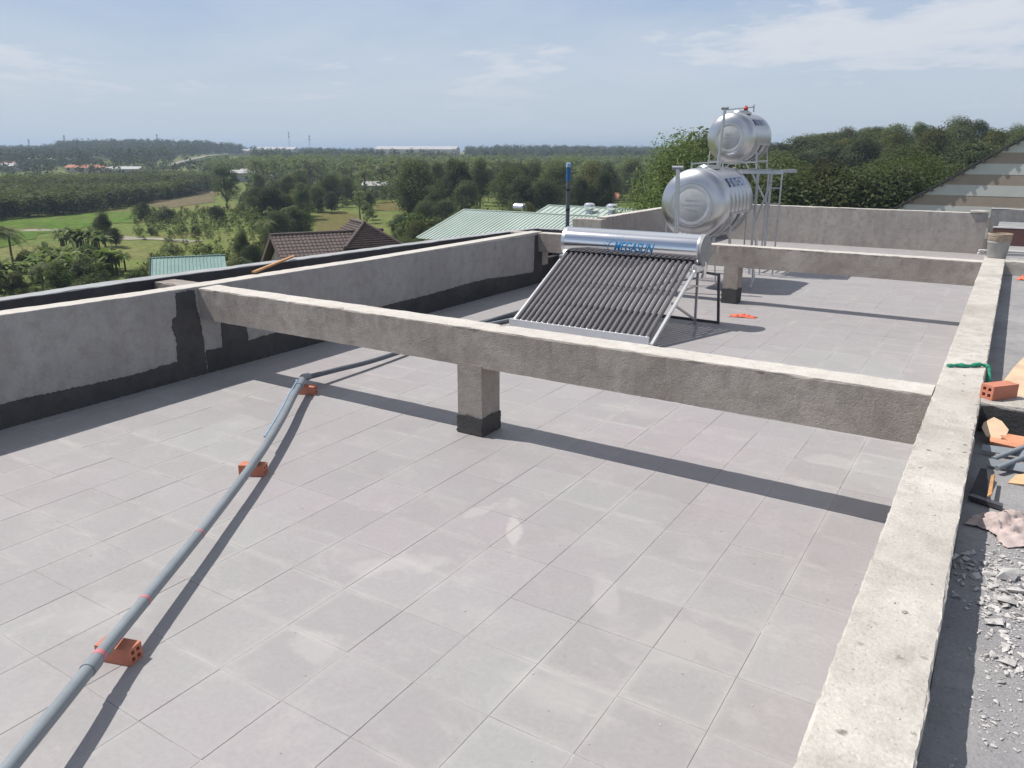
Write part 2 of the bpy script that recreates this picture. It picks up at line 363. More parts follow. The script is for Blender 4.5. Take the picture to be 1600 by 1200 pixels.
# ================================================================== LARGE STRUCTURE
# ------------------------------------------------------------------ terrain
GZ = -10.0
def col_of(az): return 800+F_PX*np.tan(np.clip(az-YAW, -1.3, 1.3))/math.cos(PITCH)*.98
def smooth(a, b, x):
    t = np.clip((x-a)/(b-a), 0, 1); return t*t*(3-2*t)
FAR_C = [-900, 0, 80, 130, 250, 330, 385, 420, 600, 690, 780, 900, 1000, 1120, 1300, 2500]
FAR_H = [-6, -6, -5, -1.5, -.5, -1.5, -5, -7, -7, -6, -3.5, -3.5, -4.5, -4.5, -4, -4]
HIL_C = [-900, 1020, 1150, 1230, 1330, 1420, 1500, 1600, 2200, 3200]
HIL_H = [0, 0, 3, 6.3, 7.6, 8.0, 8.8, 8.2, 6, 0]
def ground_h(x, y):
    x = np.asarray(x, float); y = np.asarray(y, float)
    dx, dy = x-CAM.x, y-CAM.y; r = np.hypot(dx, dy); c = col_of(np.arctan2(dx, dy))
    h = GZ + (np.interp(c, FAR_C, FAR_H)-GZ)*smooth(420, 1050, r)
    h = h + np.interp(c, HIL_C, HIL_H)*smooth(48, 190, r)*(1-smooth(420, 1000, r)*.75)
    h = h + smooth(70, 200, r)*(.5*np.sin(x*.031+1)*np.cos(y*.027)+.25*np.sin(x*.083)*np.sin(y*.071+2))
    return h
def polar(c, r):
    """image column and horizontal range -> world x, y"""
    az = YAW+math.atan((c-800)/F_PX*math.cos(PITCH)/.98); return CAM.x+r*math.sin(az), CAM.y+r*math.cos(az)
az = np.concatenate([np.linspace(-1.35, .25, 170), np.linspace(.25, 2*math.pi-1.35, 70)[1:-1]])
rr = np.concatenate([[2, 20], np.geomspace(40, 9000, 110)])
A_, R_ = np.meshgrid(az, rr); X_ = CAM.x+R_*np.sin(A_); Y_ = CAM.y+R_*np.cos(A_); Z_ = ground_h(X_, Y_)
na, nr = len(az), len(rr); V = np.stack([X_.ravel(), Y_.ravel(), Z_.ravel()], 1)
ii, jj = np.meshgrid(np.arange(nr-1), np.arange(na), indexing='ij'); k2 = (jj+1) % na
Fq = np.stack([ii*na+jj, ii*na+k2, (ii+1)*na+k2, (ii+1)*na+jj], -1).reshape(-1, 4)
def ground_mat(name, cols, scale=.03, fine=1.6):
    m, t, b = newmat(name); p = wpos(t)
    big = NOISE(t, p, scale, 8, .62, .6); md = NOISE(t, p, scale*9, 7, .65, .3); fn = NOISE(t, p, fine, 6, .7)
    c = RAMP(t, big, cols)
    c = MIX(t, RAMP(t, md, [(.52, 0.0), (.72, .4)]), c, (.075, .10, .035))
    c = MIX(t, RAMP(t, NOISE(t, p, scale*4, 7, .65, .3), [(.55, 0.0), (.7, .6)]), c, (.16, .12, .055))
    c = MIX(t, RAMP(t, NOISE(t, p, scale*22, 6, .7, .6), [(.46, 0.0), (.62, .55)]), c, (.085, .085, .035))
    c = MIX(t, RAMP(t, NOISE(t, p, scale*14, 7, .7, .8), [(.52, 0.0), (.68, .6)]), c, (.20, .165, .085))
    c = MIX(t, 1.0, c, RAMP(t, fn, [(.25, .6), (.75, 1.4)]), 'MULTIPLY')
    setin(t, b, 'Base Color', c); setin(t, b, 'Roughness', 1.0); setin(t, b, 'Specular IOR Level', .05)
    BUMP(t, b, fn, .3, .2); return m
M['ground'] = ground_mat('scrub_ground', [(.3, (.115, .17, .045)), (.5, (.155, .195, .06)), (.66, (.195, .19, .078))])
M['rice'] = ground_mat('rice_green', [(.3, (.07, .14, .02)), (.55, (.088, .165, .026)), (.75, (.105, .15, .035))], .02, .6)
M['plough'] = ground_mat('ploughed_soil', [(.3, (.20, .155, .115)), (.6, (.14, .12, .07)), (.75, (.10, .12, .04))], .06, 1.2)
M['meadow'] = ground_mat('yellow_meadow', [(.3, (.12, .125, .035)), (.6, (.15, .125, .05)), (.75, (.09, .115, .03))], .06, 1.4)
M['meadow_green'] = ground_mat('fresh_meadow', [(.3, (.10, .145, .04)), (.6, (.15, .16, .06)), (.75, (.10, .15, .035))], .05, 1.0)
M['track'] = plain('pale_dirt_track', (.27, .25, .20), .95, var=.3, scale=.2)
g = npmesh('ground', V, Fq, M['ground']); g.shade_smooth(); g = addobj('ground', g); tag(g, kind='structure')
def field(name, poly, mat, lift=.15):
    bm = bmesh.new(); pts = []
    for i, (a, b) in enumerate(poly):
        c, d = poly[(i+1) % len(poly)]
        for q in range(8):
            t = q/8; p = atz(a+(c-a)*t, b+(d-b)*t, GZ); pts.append(p)
    vs = []
    for p in pts:
        vs.append(bm.verts.new((p.x+random.gauss(0, .7), p.y+random.gauss(0, .7), float(ground_h(p.x, p.y))+lift)))
    bm.faces.new(vs); bmesh.ops.triangulate(bm, faces=bm.faces[:])
    for _ in range(2): bmesh.ops.subdivide_edges(bm, edges=[e for e in bm.edges if e.calc_length() > 9], cuts=2, use_grid_fill=False); bmesh.ops.triangulate(bm, faces=bm.faces[:])
    for v in bm.verts: v.co.z = float(ground_h(v.co.x, v.co.y))+lift
    bmesh.ops.recalc_face_normals(bm, faces=bm.faces[:])
    m = bpy.data.meshes.new(name); bm.to_mesh(m); bm.free(); m.materials.append(M[mat]); return tag(addobj(name, m), kind='structure')
field('rice_field', [(-130, 342), (20, 336), (120, 333), (205, 331), (222, 338), (205, 350), (150, 352), (118, 360), (60, 366), (20, 385), (-130, 402)], 'rice', .065)
field('green_meadow', [(-130, 330), (0, 326), (110, 320), (190, 316), (235, 318), (228, 330), (120, 333.5), (20, 337), (-130, 343)], 'meadow_green', .04)
field('rice_field', [(185, 318), (240, 312), (300, 306), (330, 300), (338, 312), (300, 318), (215, 326)], 'rice', .065)
field('ploughed_field', [(215, 312), (240, 304), (305, 296), (340, 299), (338, 314), (280, 322), (232, 322)], 'plough', .085)
field('meadow', [(488, 350), (500, 336), (540, 332), (560, 340), (556, 352), (530, 362), (495, 364)], 'meadow', .04)
field('meadow', [(585, 322), (600, 314), (640, 315), (655, 322), (640, 333), (590, 332)], 'meadow', .04)
field('ploughed_field', [(380, 300), (420, 292), (470, 290), (500, 296), (470, 304), (400, 308)], 'plough', .04)
field('rice_field', [(-60, 276), (40, 270), (60, 276), (20, 282), (-60, 286)], 'rice', .04)
field('dirt_track', [(30, 359), (90, 358), (150, 372), (260, 373), (300, 376), (298, 378), (250, 375.5), (150, 375), (90, 361), (30, 362)], 'track', .07)

# ------------------------------------------------------------------ the roof floor, laid tile by tile
XL, XR, XRO, YN, YB = -2.98, 3.69, 3.93, -4.0, 17.7
ZT = .90
def ztl(y): return float(np.interp(y, [-4, 0, 1.3, 4.2, 6.1, 9, 12], [.07, .045, .02, -.005, -.03, -.05, -.05]))
roof = MB().box(-3.63, XRO-.003, YN, YB+.19, -.45, -.0022).build('roof_floor', 'joint'); tag(roof, kind='structure')
ex = [XL]+[round(k*.4, 3) for k in range(-7, 10)]+[XR]; ey = [YN]+[round(k*.4, 3) for k in range(-9, 45)]+[YB]
GAP = .0021
cells = []
for i in range(len(ex)-1):
    for j in range(len(ey)-1):
        x0, x1, y0, y1 = ex[i], ex[i+1], ey[j], ey[j+1]; c = ((x0+x1)/2, (y0+y1)/2, 0)
        q = proj(c); vis = q[2] > .3 and -60 < q[0] < 1560 and 380 < q[1] < 1290
        cells.append((q[2] if vis else 999+c[1], x0, x1, y0, y1))
cells.sort(); tmesh = {}; field_mb = MB()
for n, (d, x0, x1, y0, y1) in enumerate(cells):
    w, h = x1-x0-GAP, y1-y0-GAP; cx, cy_ = (x0+x1)/2, (y0+y1)/2
    if n < 300:
        key = (round(w, 3), round(h, 3))
        if key not in tmesh:
            b = .0018; mb = MB()
            mb.add([(-w/2, -h/2, -.012), (w/2, -h/2, -.012), (w/2, h/2, -.012), (-w/2, h/2, -.012), (-w/2, -h/2, -b), (w/2, -h/2, -b), (w/2, h/2, -b), (-w/2, h/2, -b),
                    (-w/2+b, -h/2+b, 0), (w/2-b, -h/2+b, 0), (w/2-b, h/2-b, 0), (-w/2+b, h/2-b, 0)],
                   [(0, 1, 5, 4), (1, 2, 6, 5), (2, 3, 7, 6), (3, 0, 4, 7), (4, 5, 9, 8), (5, 6, 10, 9), (6, 7, 11, 10), (7, 4, 8, 11), (8, 9, 10, 11)])
            me = mb.mesh('floor_tile'); me.materials.append(M['tile']); tmesh[key] = me
        o = addobj('floor_tile', tmesh[key], roof, (cx, cy_, random.uniform(-.0008, .0008)))
        o.rotation_euler = (random.gauss(0, .0009), random.gauss(0, .0009), random.gauss(0, .0012))
    else:
        dz = random.uniform(-.001, .001); field_mb.box(x0+GAP/2, x1-GAP/2, y0+GAP/2, y1-GAP/2, -.012, dz)
tag(field_mb.build('floor_tile_rest', 'tile', roof), kind='stuff')
body = MB().box(-3.80, 7.0, YN+.3, 17.75, -10.2, -.46); body.build('building_body', 'wall_far', roof)
side = MB().box(XRO+.004, 7.0, YN, 9.336, -.44, .73).box(XR+.004, 7.0, 9.34, YB+.15, -.44, .73).build('side_roof_floor', 'slab'); tag(side, kind='structure')
gut = MB().box(-3.648, -3.202, YN, 10.0, -.44, .35).build('roof_gutter_floor', 'coat_blue'); tag(gut, kind='structure')

# ------------------------------------------------------------------ walls and beams
def wall(name, mb, mat, label, cat='wall'):
    return tag(mb.build(name, mat), label, cat)
lw = wall('parapet_wall', rough_prism('y', YN, 8.88, -3.2, XL, -.006, ZT, .06, .0011, .008, 1, ztl), 'wall_l', 'long pale plastered parapet wall on the left with black cement smeared along its foot')
def sunlit_screed(parent, axis, a0, a1, w0, w1, z, seed, zt=None, step=.05):  # top cap whose paler colour holds part of the sun's brightness
    rough_prism(axis, a0, a1, w0+.004, w1-.004, z-.006, z+.004, step, .0012, .004, seed, zt).build('sunlit_top_screed', 'sunlit_screed', parent)
sunlit_screed(lw, 'y', YN, 8.88, -3.2, XL, ZT, 71, ztl)
coat = [(-4, .0), (-4, .23), (-.11, .216), (.14, .214), (.53, .20), (1.02, .182), (1.567, .204), (1.577, .434), (1.546, .571), (1.571, .645), (1.616, .663), (1.636, .895), (1.849, .893), (1.853, .714), (1.874, .59), (1.885, .47), (1.89, .0)]
c2 = [(1.902, 0), (1.905, .25), (2.113, .235), (2.125, .5), (2.14, .57), (2.43, .57), (2.442, .389), (2.451, .243), (2.831, .256), (3.6, .25), (4.69, .261), (5.637, .264), (6.567, .29), (7.107, .296), (7.8, .25), (8.55, .22), (8.6, .25), (8.62, .84), (8.87, .835), (8.87, 0)]
for i, c in enumerate((coat, c2)):
    me = sheet(c, 'x', XL+.001, .007, .0045, .016, 30+i); me.materials.append(M['coat']); addobj('cement_coat', me, lw)
ow = wall('parapet_wall', rough_prism('y', YN, 10.1, -3.85, -3.65, -.5, ZT+.0, .1, .002, .008, 2, lambda y: float(np.interp(y, [-4, 1.7, 3.4, 9, 10.2], [.055, .05, .025, -.05, -.08]))), 'grey_top', 'outer grey parapet along the left roof edge, beyond the black gutter')
me = sheet([(YN, .36), (YN, .945), (1.7, .942), (3.4, .916), (9, .84), (9.88, .82), (9.88, .36)], 'x', -3.648, .005); me.materials.append(M['coat_blue']); addobj('gutter_coat', me, ow)
wall('gutter_beam', rough_prism('x', -3.644, -3.203, 1.85, 2.09, .5, .915, .05, .002, .008, 3), 'beam', 'short concrete tie crossing the gutter in line with the nearer cross beam', 'beam')
wall('gutter_beam', rough_prism('x', -3.644, -2.985, 8.885, 9.10, .3, .85, .05, .002, .008, 4), 'beam', 'short concrete tie at the far end of the left parapet, behind the solar heater', 'beam')
ew = wall('parapet_wall', rough_prism('x', -3.645, -2.90, 9.88, 10.08, -.005, .83, .05, .002, .008, 5), 'grey_top', 'low dark wall closing the far end of the gutter, blue-tipped post beside it')
me = sheet([(-3.64, .36), (-3.64, .815), (-2.905, .815), (-2.905, .36)], 'y', 9.876, -.005); me.materials.append(M['coat_blue']); addobj('gutter_coat', me, ew)
def cross(name, x0, x1, y0, y1, z0, z1, seed, label, cx0, cx1, coat_h):
    b = tag(empty(name, ((cx0+cx1)/2, (y0+y1)/2, 0)), label, 'beam'); L = b.location
    def sub(mb): mb.v = [(v[0]-L.x, v[1]-L.y, v[2]-L.z) for v in mb.v]; return mb
    sub(rough_prism('x', x0, x1, y0, y1, z0, z1, .045, .0018, .008, seed)).build('beam_span', 'beam', b)
    sub(rough_prism('x', x0, x1, y0+.004, y1-.004, z1-.006, z1+.004, .045, .0012, .004, seed+20)).build('sunlit_top_screed', 'sunlit_screed', b)  # beam-top cap, sunlit look put into its paler tone
    col = sub(rough_prism('y', y0-.004, y1+.02, cx0, cx1, -.004, z0+.02, .04, .002, .006, seed+50)).build('column', 'beam', b)
    mb = MB(); w = .006
    for i in range(1):
        mb.box(cx0-w, cx1+w, y0-.004-w, y1+.02+w, -.002, coat_h)
    for k, v in enumerate(mb.v):
        if v[2] > .05: mb.v[k] = (v[0], v[1], v[2]+(.012 if v[0] > (cx0+cx1)/2 else -.006))
    sub(mb).build('cement_coat', 'coat', col)
    def rag(pl, off, a, b, th, sd):
        me = sheet([(a, .01), (a, coat_h+.012), ((a+b)/2, coat_h+.022), (b, coat_h+.008), (b, .01)], pl, off, th, .0045, .012, sd)
        for v in me.vertices: v.co -= L
        me.materials.append(M['coat']); addobj('cement_smear', me, col)
    rag('y', y0-.0105, cx0-.005, cx1+.005, -.003, seed); rag('x', cx1+.0065, y0-.009, y1+.024, .003, seed+1)
    return b
cross('cross_beam', XL+.003, XR-.003, 1.89, 2.13, .585, ZT, 6, 'nearer concrete cross beam on a stubby column, spanning the whole roof', .285, .525, .145)
cross('cross_beam', XL+.003, XR-.003, 8.72, 8.93, .56, .875, 7, 'farther concrete cross beam, between the solar heater and the steel water tanks', .325, .545, .21)
wall('ledge_wall', rough_prism('y', YN, 9.33, XR, XRO, -.006, ZT, .025, .0013, .007, 8), 'wall_r', 'wide worn concrete ledge running away along the right side of the tiled roof')
sb = wall('stub_beam', rough_prism('x', XRO+.002, 7.0, 1.886, 2.13, .731, ZT+.004, .05, .003, .01, 9), 'wall_r', 'concrete stub beam on the right with a red brick on it', 'beam')
me = sheet([(XRO+.01, .735), (XRO+.01, .885), (6.9, .885), (6.9, .735)], 'y', 1.884, -.006, .003, .05, 3); me.materials.append(M['coat']); addobj('cement_coat', me, sb)
wall('stub_beam', rough_prism('x', XRO+.002, 7.0, 8.76, 8.95, .731, ZT+.004, .05, .003, .01, 10), 'wall_r', 'distant concrete stub beam on the right, beside the plastic bucket', 'beam')
wall('parapet_wall', rough_prism('x', -3.62, -2.98, 11.2, 11.42, -.004, .925, .06, .003, .01, 11), 'wall_far', 'short blunt wall end behind the left end of the heater tank')
_w = wall('parapet_wall', rough_prism('y', 11.425, YB, -3.19, -2.99, -.004, .955, .1, .003, .01, 12), 'wall_far', 'brownish side wall leading back behind the lower steel tank')
_w2 = wall('parapet_wall', rough_prism('x', -3.19, 3.46, YB+.005, YB+.2, -.004, ZT+.004, .1, .003, .01, 13), 'wall_far', 'long grey back wall with pale coping, below the wooded hill')
bw = wall('parapet_wall', rough_prism('x', 3.47, 7.0, 19.2, 19.4, -.4, .93, .1, .003, .01, 14), 'wall_l', 'recessed grey wall at the far right behind the red-brown panel')
wall('coping_block', rough_prism('x', 3.1, 3.47, YB-.03, YB+.23, ZT+.008, .955, .05, .003, .01, 15), 'wall_r', 'pale cement block capping the right end of the back wall', 'block')
sunlit_screed(_w, 'y', 11.43, YB, -3.19, -2.99, .955, 72); sunlit_screed(_w2, 'x', -3.19, 3.1, YB+.005, YB+.2, ZT+.004, 73)
# ================================================================== SOLAR WATER HEATER
TX0, TX1, TY, TZc, TR = -1.45, .62, 6.95, 1.0, .205
ht = empty('solar_water_heater', (-.4, 6.3, 0), 0, 'solar water heater with a polished horizontal tank above a slope of dark glass tubes', 'solar heater')
def hl(mb): L = ht.location; mb.v = [(v[0]-L.x, v[1]-L.y, v[2]-L.z) for v in mb.v]; return mb
L_ = TX1-TX0
tank = hl(MB().lathe([(TX0+.03, TR-.004), (TX0+.03, TR), (TX1-.03, TR), (TX1-.03, TR-.004)], 72, 'x', (0, TY, TZc))).build('tank_shell', 'inox_bright', ht, True)
for x0, s in ((TX0, 1), (TX1, -1)):
    cap = hl(MB().lathe([(x0+s*.06, TR+.004), (x0+s*.012, TR+.005), (x0+s*.004, TR-.004), (x0, TR-.02), (x0+s*.004, TR*.5), (x0+s*.004, .01)], 56, 'x', (0, TY, TZc))).build('end_cap', 'alu' if s > 0 else 'grey_cap', ht, True)
hl(MB().lathe([(TX1-.075, TR+.002), (TX1-.075, TR+.007), (TX1-.05, TR+.007), (TX1-.05, TR+.002)], 56, 'x', (0, TY, TZc))).build('end_band', 'alu', tank, True)
# printed wordmark bent onto the shell
def bend(s, t, off=.0015):
    """s along the tank, t up the shell measured from its front (-y) equator"""
    a = t/TR; r = TR+off; return (s, TY-r*math.cos(a), TZc+r*math.sin(a))
def wordmark(txt, width, height):
    cu = bpy.data.curves.new('t', 'FONT'); cu.body = txt; cu.size = 1; cu.offset = .025; cu.space_character = .98
    ob = bpy.data.objects.new('t', cu); COL.objects.link(ob); bpy.context.view_layer.update()
    me = bpy.data.meshes.new_from_object(ob.evaluated_get(bpy.context.evaluated_depsgraph_get()))
    bpy.data.objects.remove(ob); bm = bmesh.new(); bm.from_mesh(me)
    xs = [v.co.x for v in bm.verts]; ys = [v.co.y for v in bm.verts]; x0, x1, y0, y1 = min(xs), max(xs), min(ys), max(ys)
    for k in range(1, 12):
        y = y0+(y1-y0)*k/12
        bmesh.ops.bisect_plane(bm, geom=bm.verts[:]+bm.edges[:]+bm.faces[:], plane_co=(0, y, 0), plane_no=(0, 1, 0))
    for v in bm.verts:
        u = (v.co.x-x0)/(x1-x0); w = (v.co.y-y0)/(y1-y0); v.co = (u*width+w*height*.28, w*height, 0)
    return bm
bm = wordmark('MEGASUN', .56, .135)
for v in bm.verts: v.co = Vector(bend(-.62+v.co.x, -.068+v.co.y))-ht.location
m = bpy.data.meshes.new('wordmark'); bm.to_mesh(m); bm.free(); m.materials.append(M['logo']); addobj('wordmark', m, tank)
mb = MB()
def strip(pts, w):
    o = len(mb.v)
    for i, (s, t) in enumerate(pts):
        a = pts[max(0, i-1)]; b = pts[min(len(pts)-1, i+1)]; d = Vector((b[0]-a[0], b[1]-a[1])).normalized(); ww = w[i] if isinstance(w, list) else w
        for sg in (-1, 1): mb.v.append(bend(s-d.y*ww*sg, t+d.x*ww*sg))
    for i in range(len(pts)-1): mb.f.append((o+2*i, o+2*i+1, o+2*i+3, o+2*i+2))
cs, ct = -.60, -.03
strip([(cs+.105*math.cos(a), ct+.105*math.sin(a)) for a in np.linspace(R(75), R(235), 16)], [.002+.005*math.sin(math.pi*i/15) for i in range(16)])
for k in range(13):
    a = R(48+k*14); r1 = .23 if k % 2 else .18
    strip([(cs+q*math.cos(a), ct+q*math.sin(a)) for q in np.linspace(.125, r1, 4)], .0022)
hl(mb).build('sun_emblem', 'logo', tank)
# tubes
NT = 24; A = Vector((0, 5.40, .105)); B = Vector((0, 6.83, .875)); dd = (B-A).normalized()
mb = MB(); Lt = (B-A).length
prof = [(0, .004), (.006, .018), (.02, .0275), (.04, .029), (Lt*.5, .029), (Lt, .029)]
base = len(mb.v); n = 16; xa = Vector((1, 0, 0)); ya = xa.cross(dd).normalized()
for a, r in prof:
    for k in range(n):
        t = 2*math.pi*k/n; mb.v.append(tuple(dd*a+(xa*math.cos(t)+ya*math.sin(t))*r))
for i in range(len(prof)-1):
    for k in range(n): a = i*n+k; b_ = i*n+(k+1) % n; mb.f.append((a, b_, b_+n, a+n))
mb.f.append(tuple(range(n)))
tm = mb.mesh('vacuum_tube'); tm.materials.append(M['tube']); tm.shade_smooth()
gm = MB().tube([(0, 0, 0), tuple(dd*.035)], .036, 14).mesh('tube_collar'); gm.materials.append(M['black']); gm.shade_smooth(); gm.set_sharp_from_angle(angle=R(40))
for k in range(NT):
    x = -1.355+k*(1.83/(NT-1))
    o = addobj('vacuum_tube', tm, ht, Vector((x, A.y, A.z))-ht.location)
    addobj('tube_collar', gm, o, dd*(Lt-.05))
hl(MB().box(-1.42, .53, 5.345, 5.372, .050, .150).box(-1.42, .53, 5.375, 5.46, .050, .062)).build('bottom_rail', 'alu_dull', ht, bevel=.004)
def hbar(name, a, b, w=.03, mat='galv', h=None): return hl(MB().bar(a, b, w, h)).build(name, mat, ht)
for x in (-1.43, .55):
    hbar('sloping_rail', (x, 5.38, .04), (x, 6.82, .80), .034, 'alu', .04)
    hl(MB().box(x-.04, x+.04, 5.33, 5.47, 0, .04)).build('foot', 'frame_dark', ht)
    hl(MB().box(x-.02, x+.05, 6.72, 7.12, .74, .83)).build('tank_cradle', 'alu', ht, bevel=.01)
for x, dx in ((-1.43, -.22), (.49, .28)):
    hbar('post', (x, 7.07, 0), (x-.004, 7.05, .78), .03, 'galv')
    hbar('post', (x+dx, 7.2, 0), (x+dx-.045, 7.2, .68), .032, 'frame_dark')
    hbar('head_bar', (x, 7.1, .70), (x+dx-.03, 7.2, .66), .03, 'frame_dark')
    hbar('diagonal_brace', (x, 6.15, .42), (x, 7.06, .05), .026, 'galv')
    hbar('side_bar', (x, 6.3, .52), (x, 7.06, .52), .024, 'galv')
hbar('base_bar', (-1.62, 7.26, .018), (.77, 7.2, .018), .03, 'frame_dark')
hbar('back_brace', (-1.43, 7.08, .12), (.49, 7.08, .62), .022, 'galv')
for k in range(2):
    y = 5.95+k*.45; hbar('cross_bar', (-1.43, y, .28+k*.24), (.55, y, .28+k*.24), .018, 'frame_dark')
hl(MB().tube([(.60, 6.95, .86), (.60, 6.97, .70), (.585, 6.98, .64)], .03, 12)).build('outlet_pipe', 'alu', ht, True)

# ================================================================== STEEL WATER TANKS
def water_tank(name, c, r, length, label, nrib):
    t = empty(name, (c[0], c[1], c[2]-r), 0, label, 'water tank'); zc = r
    y1 = length; prof = [(-.015, r*.985), (0, r)]
    for k in range(nrib):                                   # corrugated drum
        ya = .10*length+k*(length*.8/nrib); wv = length*.8/nrib
        prof += [(ya, r), (ya+wv*.2, r-.012), (ya+wv*.4, r-.012), (ya+wv*.6, r+.004), (ya+wv*.8, r+.004)]
    prof += [(y1, r), (y1+.015, r*.985)]
    body = MB().lathe(prof, 72, 'y', (0, 0, zc)).build('drum', 'inox', t, True)
    for s, y0 in ((-1, 0), (1, y1)):
        pr = [(y0, r*1.003)]
        for a in np.linspace(8, 62, 9): pr.append((y0+s*r*.30*math.sin(R(a))/math.sin(R(62)), r*(.62+.383*(math.cos(R(a))-math.cos(R(62)))/(1-math.cos(R(62))))))
        yd = pr[-1][0]
        pr += [(yd+s*.002, r*.60), (yd-s*.001, r*.585), (yd+s*.003, r*.57)]
        d = MB().lathe(pr+[(yd+s*.004, r*.55)], 72, 'y', (0, 0, zc)).build('dome_end', 'inox', t, True)
        e = MB().lathe([(yd+s*.001, r*.552), (yd+s*.004, r*.55), (yd+s*.005, r*.47), (yd+s*.003, r*.455), (yd+s*.006, r*.44), (yd+s*.006, .01)], 56, 'y', (0, 0, zc)).build('dome_plate', 'film', d, True)
        if s < 0:
            q = MB()
            for i, w in enumerate((.20, .30, .18)):
                q.box(-r*w, r*w, yd-.0115, yd-.0095, zc+r*(.16-.13*i)-.003, zc+r*(.16-.13*i)+.003)
            q.build('embossed_lines', 'film', e)
    # manhole, its hinge bar
    lid = MB().lathe([(0, .20), (.03, .20), (.035, .17), (.06, .15), (.065, .05)], 40, 'z', (0, length*.42, zc+r-.02)).build('manhole_lid', 'inox', t, True)
    hb = MB(); y_, z_ = length*.42, zc+r+.04
    hb.bar((-.30, y_, z_+.02), (.24, y_, z_+.06), .022); hb.bar((.24, y_, z_-.03), (.24, y_, z_+.10), .022); hb.bar((-.30, y_, z_-.06), (-.30, y_, z_+.05), .022)
    hb.build('lid_clamp', 'galv', t)
    # blue lettering, too blurred to read, printed round the drum's sunlit flank
    q = MB(); a0 = R(38)
    for i in range(6):
        yy = length*(.18+.11*i)
        for (u0, u1, v0, v1) in (((0, .02, 0, 1), (.02, .06, .8, 1), (.02, .05, .42, .58)), ((0, .02, 0, 1), (.05, .07, 0, 1), (.02, .05, .4, .6)), ((0, .07, .8, 1), (.025, .045, 0, .8)))[i % 3]:
            pts = []
            for v in (v0, v1):
                a = a0+(v-.5)*.28
                for u in (u0, u1): pts.append(((r+.008)*math.cos(a), yy+u*length*1.1, zc+(r+.008)*math.sin(a)))
            q.add(pts, [(0, 1, 3, 2)])
    q.build('blue_lettering', 'blue_print', body)
    return t
def arc(r, zc, y, a0, a1, w, mb, n=14):
    pts = [((r)*math.cos(R(a)), y, zc+(r)*math.sin(R(a))) for a in np.linspace(a0, a1, n)]
    for i in range(n-1): mb.bar(pts[i], pts[i+1], w, w*.6, (0, 1, 0))
def cradle(name, c, r, length, zfloor, label, spread):
    t = empty(name, (c[0], c[1], zfloor), 0, label, 'tank stand'); zc = c[2]-zfloor
    for y in (.16*length, .5*length, .84*length):
        mb = MB(); arc(r+.016, zc, y, 195, 345, .03, mb); mb.build('saddle_hoop', 'inox_dull', t)
    for y in (.16*length, .84*length):
        for s in (-1, 1):
            MB().bar((s*(r*.96), y, zc-r*.27), (s*spread, y, 0), .024).build('leg', 'inox_dull', t)
            MB().bar((s*r*.5, y, zc-r*.89), (s*spread*.7, y, 0), .018).build('inner_leg', 'inox_dull', t)
        MB().bar((-spread, y, .12), (spread, y, .12), .026).build('tie_bar', 'inox_dull', t)
    for s in (-1, 1):
        MB().bar((s*r*.99, .1*length, zc-r*.25), (s*r*.99, .9*length, zc-r*.25), .03).build('side_rail', 'inox_dull', t)
        MB().bar((s*spread, .16*length, .14), (s*spread, .84*length, .14), .026).build('floor_rail', 'inox_dull', t)
    return t
C1 = (-.555, 9.72, 1.395); R1 = .58; L1 = 1.32
C2 = (-.665, 11.75, 2.475); R2 = .445; L2 = 1.06
water_tank('water_tank', C1, R1, L1, 'larger lower stainless water tank, its round end partly hidden by the solar heater', 5)
water_tank('water_tank', C2, R2, L2, 'smaller upper stainless water tank raised on the tower, outlined against the sky', 5)
cradle('tank_stand', C1, R1, L1, 0, 'steel cradle standing on the roof floor under the lower water tank', .56)
ZP = 1.90
cradle('tank_stand', C2, R2, L2, ZP+.025, 'small steel cradle holding the upper water tank on its platform', .46)
tw = empty('tank_tower', (C2[0], C2[1], 0), 0, 'tall galvanised angle-iron tower with a platform carrying the upper water tank', 'tower')
for x in (-.52, .52):
    for y in (.1, 1.05):
        MB().bar((x, y, 0), (x, y, ZP-.02), .04).build('leg', 'galv', tw)
    MB().bar((x, .1, .9), (x, 1.05, ZP-.25), .03).build('diagonal_brace', 'galv', tw)
for y in (.06, 1.09):
    MB().bar((-.58, y, ZP-.03), (.98, y, ZP-.03), .04, .055).build('platform_beam', 'galv', tw)
    MB().bar((.50, y, 1.2), (.12, y, ZP-.06), .03).build('diagonal_brace', 'galv', tw)
for x in (-.56, -.2, .2, .5, .94): MB().bar((x, .09, ZP), (x, 1.07, ZP), .035).build('platform_joist', 'galv', tw)
ld = empty('ladder', (.30, 11.80, 0), 0, 'narrow steel ladder hanging from the right end of the tower platform', 'ladder')
for x in (-.24, .0): MB().bar((x, 0, .02), (x, 0, ZP-.06), .024).build('rail', 'galv', ld)
for k in range(6): MB().bar((-.24, 0, .2+k*.28), (0, 0, .2+k*.28), .018 if k != 3 else .04, .018).build('rung', 'galv', ld)
vp = empty('vent_pipe', (-.66, 9.18, 0), 0, 'grey T-topped vent pipe standing in front of the lower water tank', 'pipe')
MB().tube([(.05, 0, 0), (.02, 0, .9), (-.03, .02, 1.97)], .035, 14).build('riser', 'galv', vp, True)
MB().tube([(-.12, .02, 1.985), (.06, .02, 1.985)], .036, 14).build('tee_head', 'pvc', vp, True)
vp = empty('vent_pipe', (-.76, 11.45, 1.9), 0, 'thin T-topped vent pipe rising in front of the upper water tank above its rim', 'pipe')
MB().tube([(-.03, 0, -.05), (.0, 0, .5), (.03, .01, 1.06)], .026, 14).build('riser', 'galv', vp, True)
MB().tube([(-.03, .01, 1.075), (.09, .01, 1.075)], .027, 14).build('tee_head', 'pvc', vp, True)
v = empty('float_valve', (-.57, 12.19, 2.945), 0, 'red float valve fixed on top of the upper water tank', 'valve')
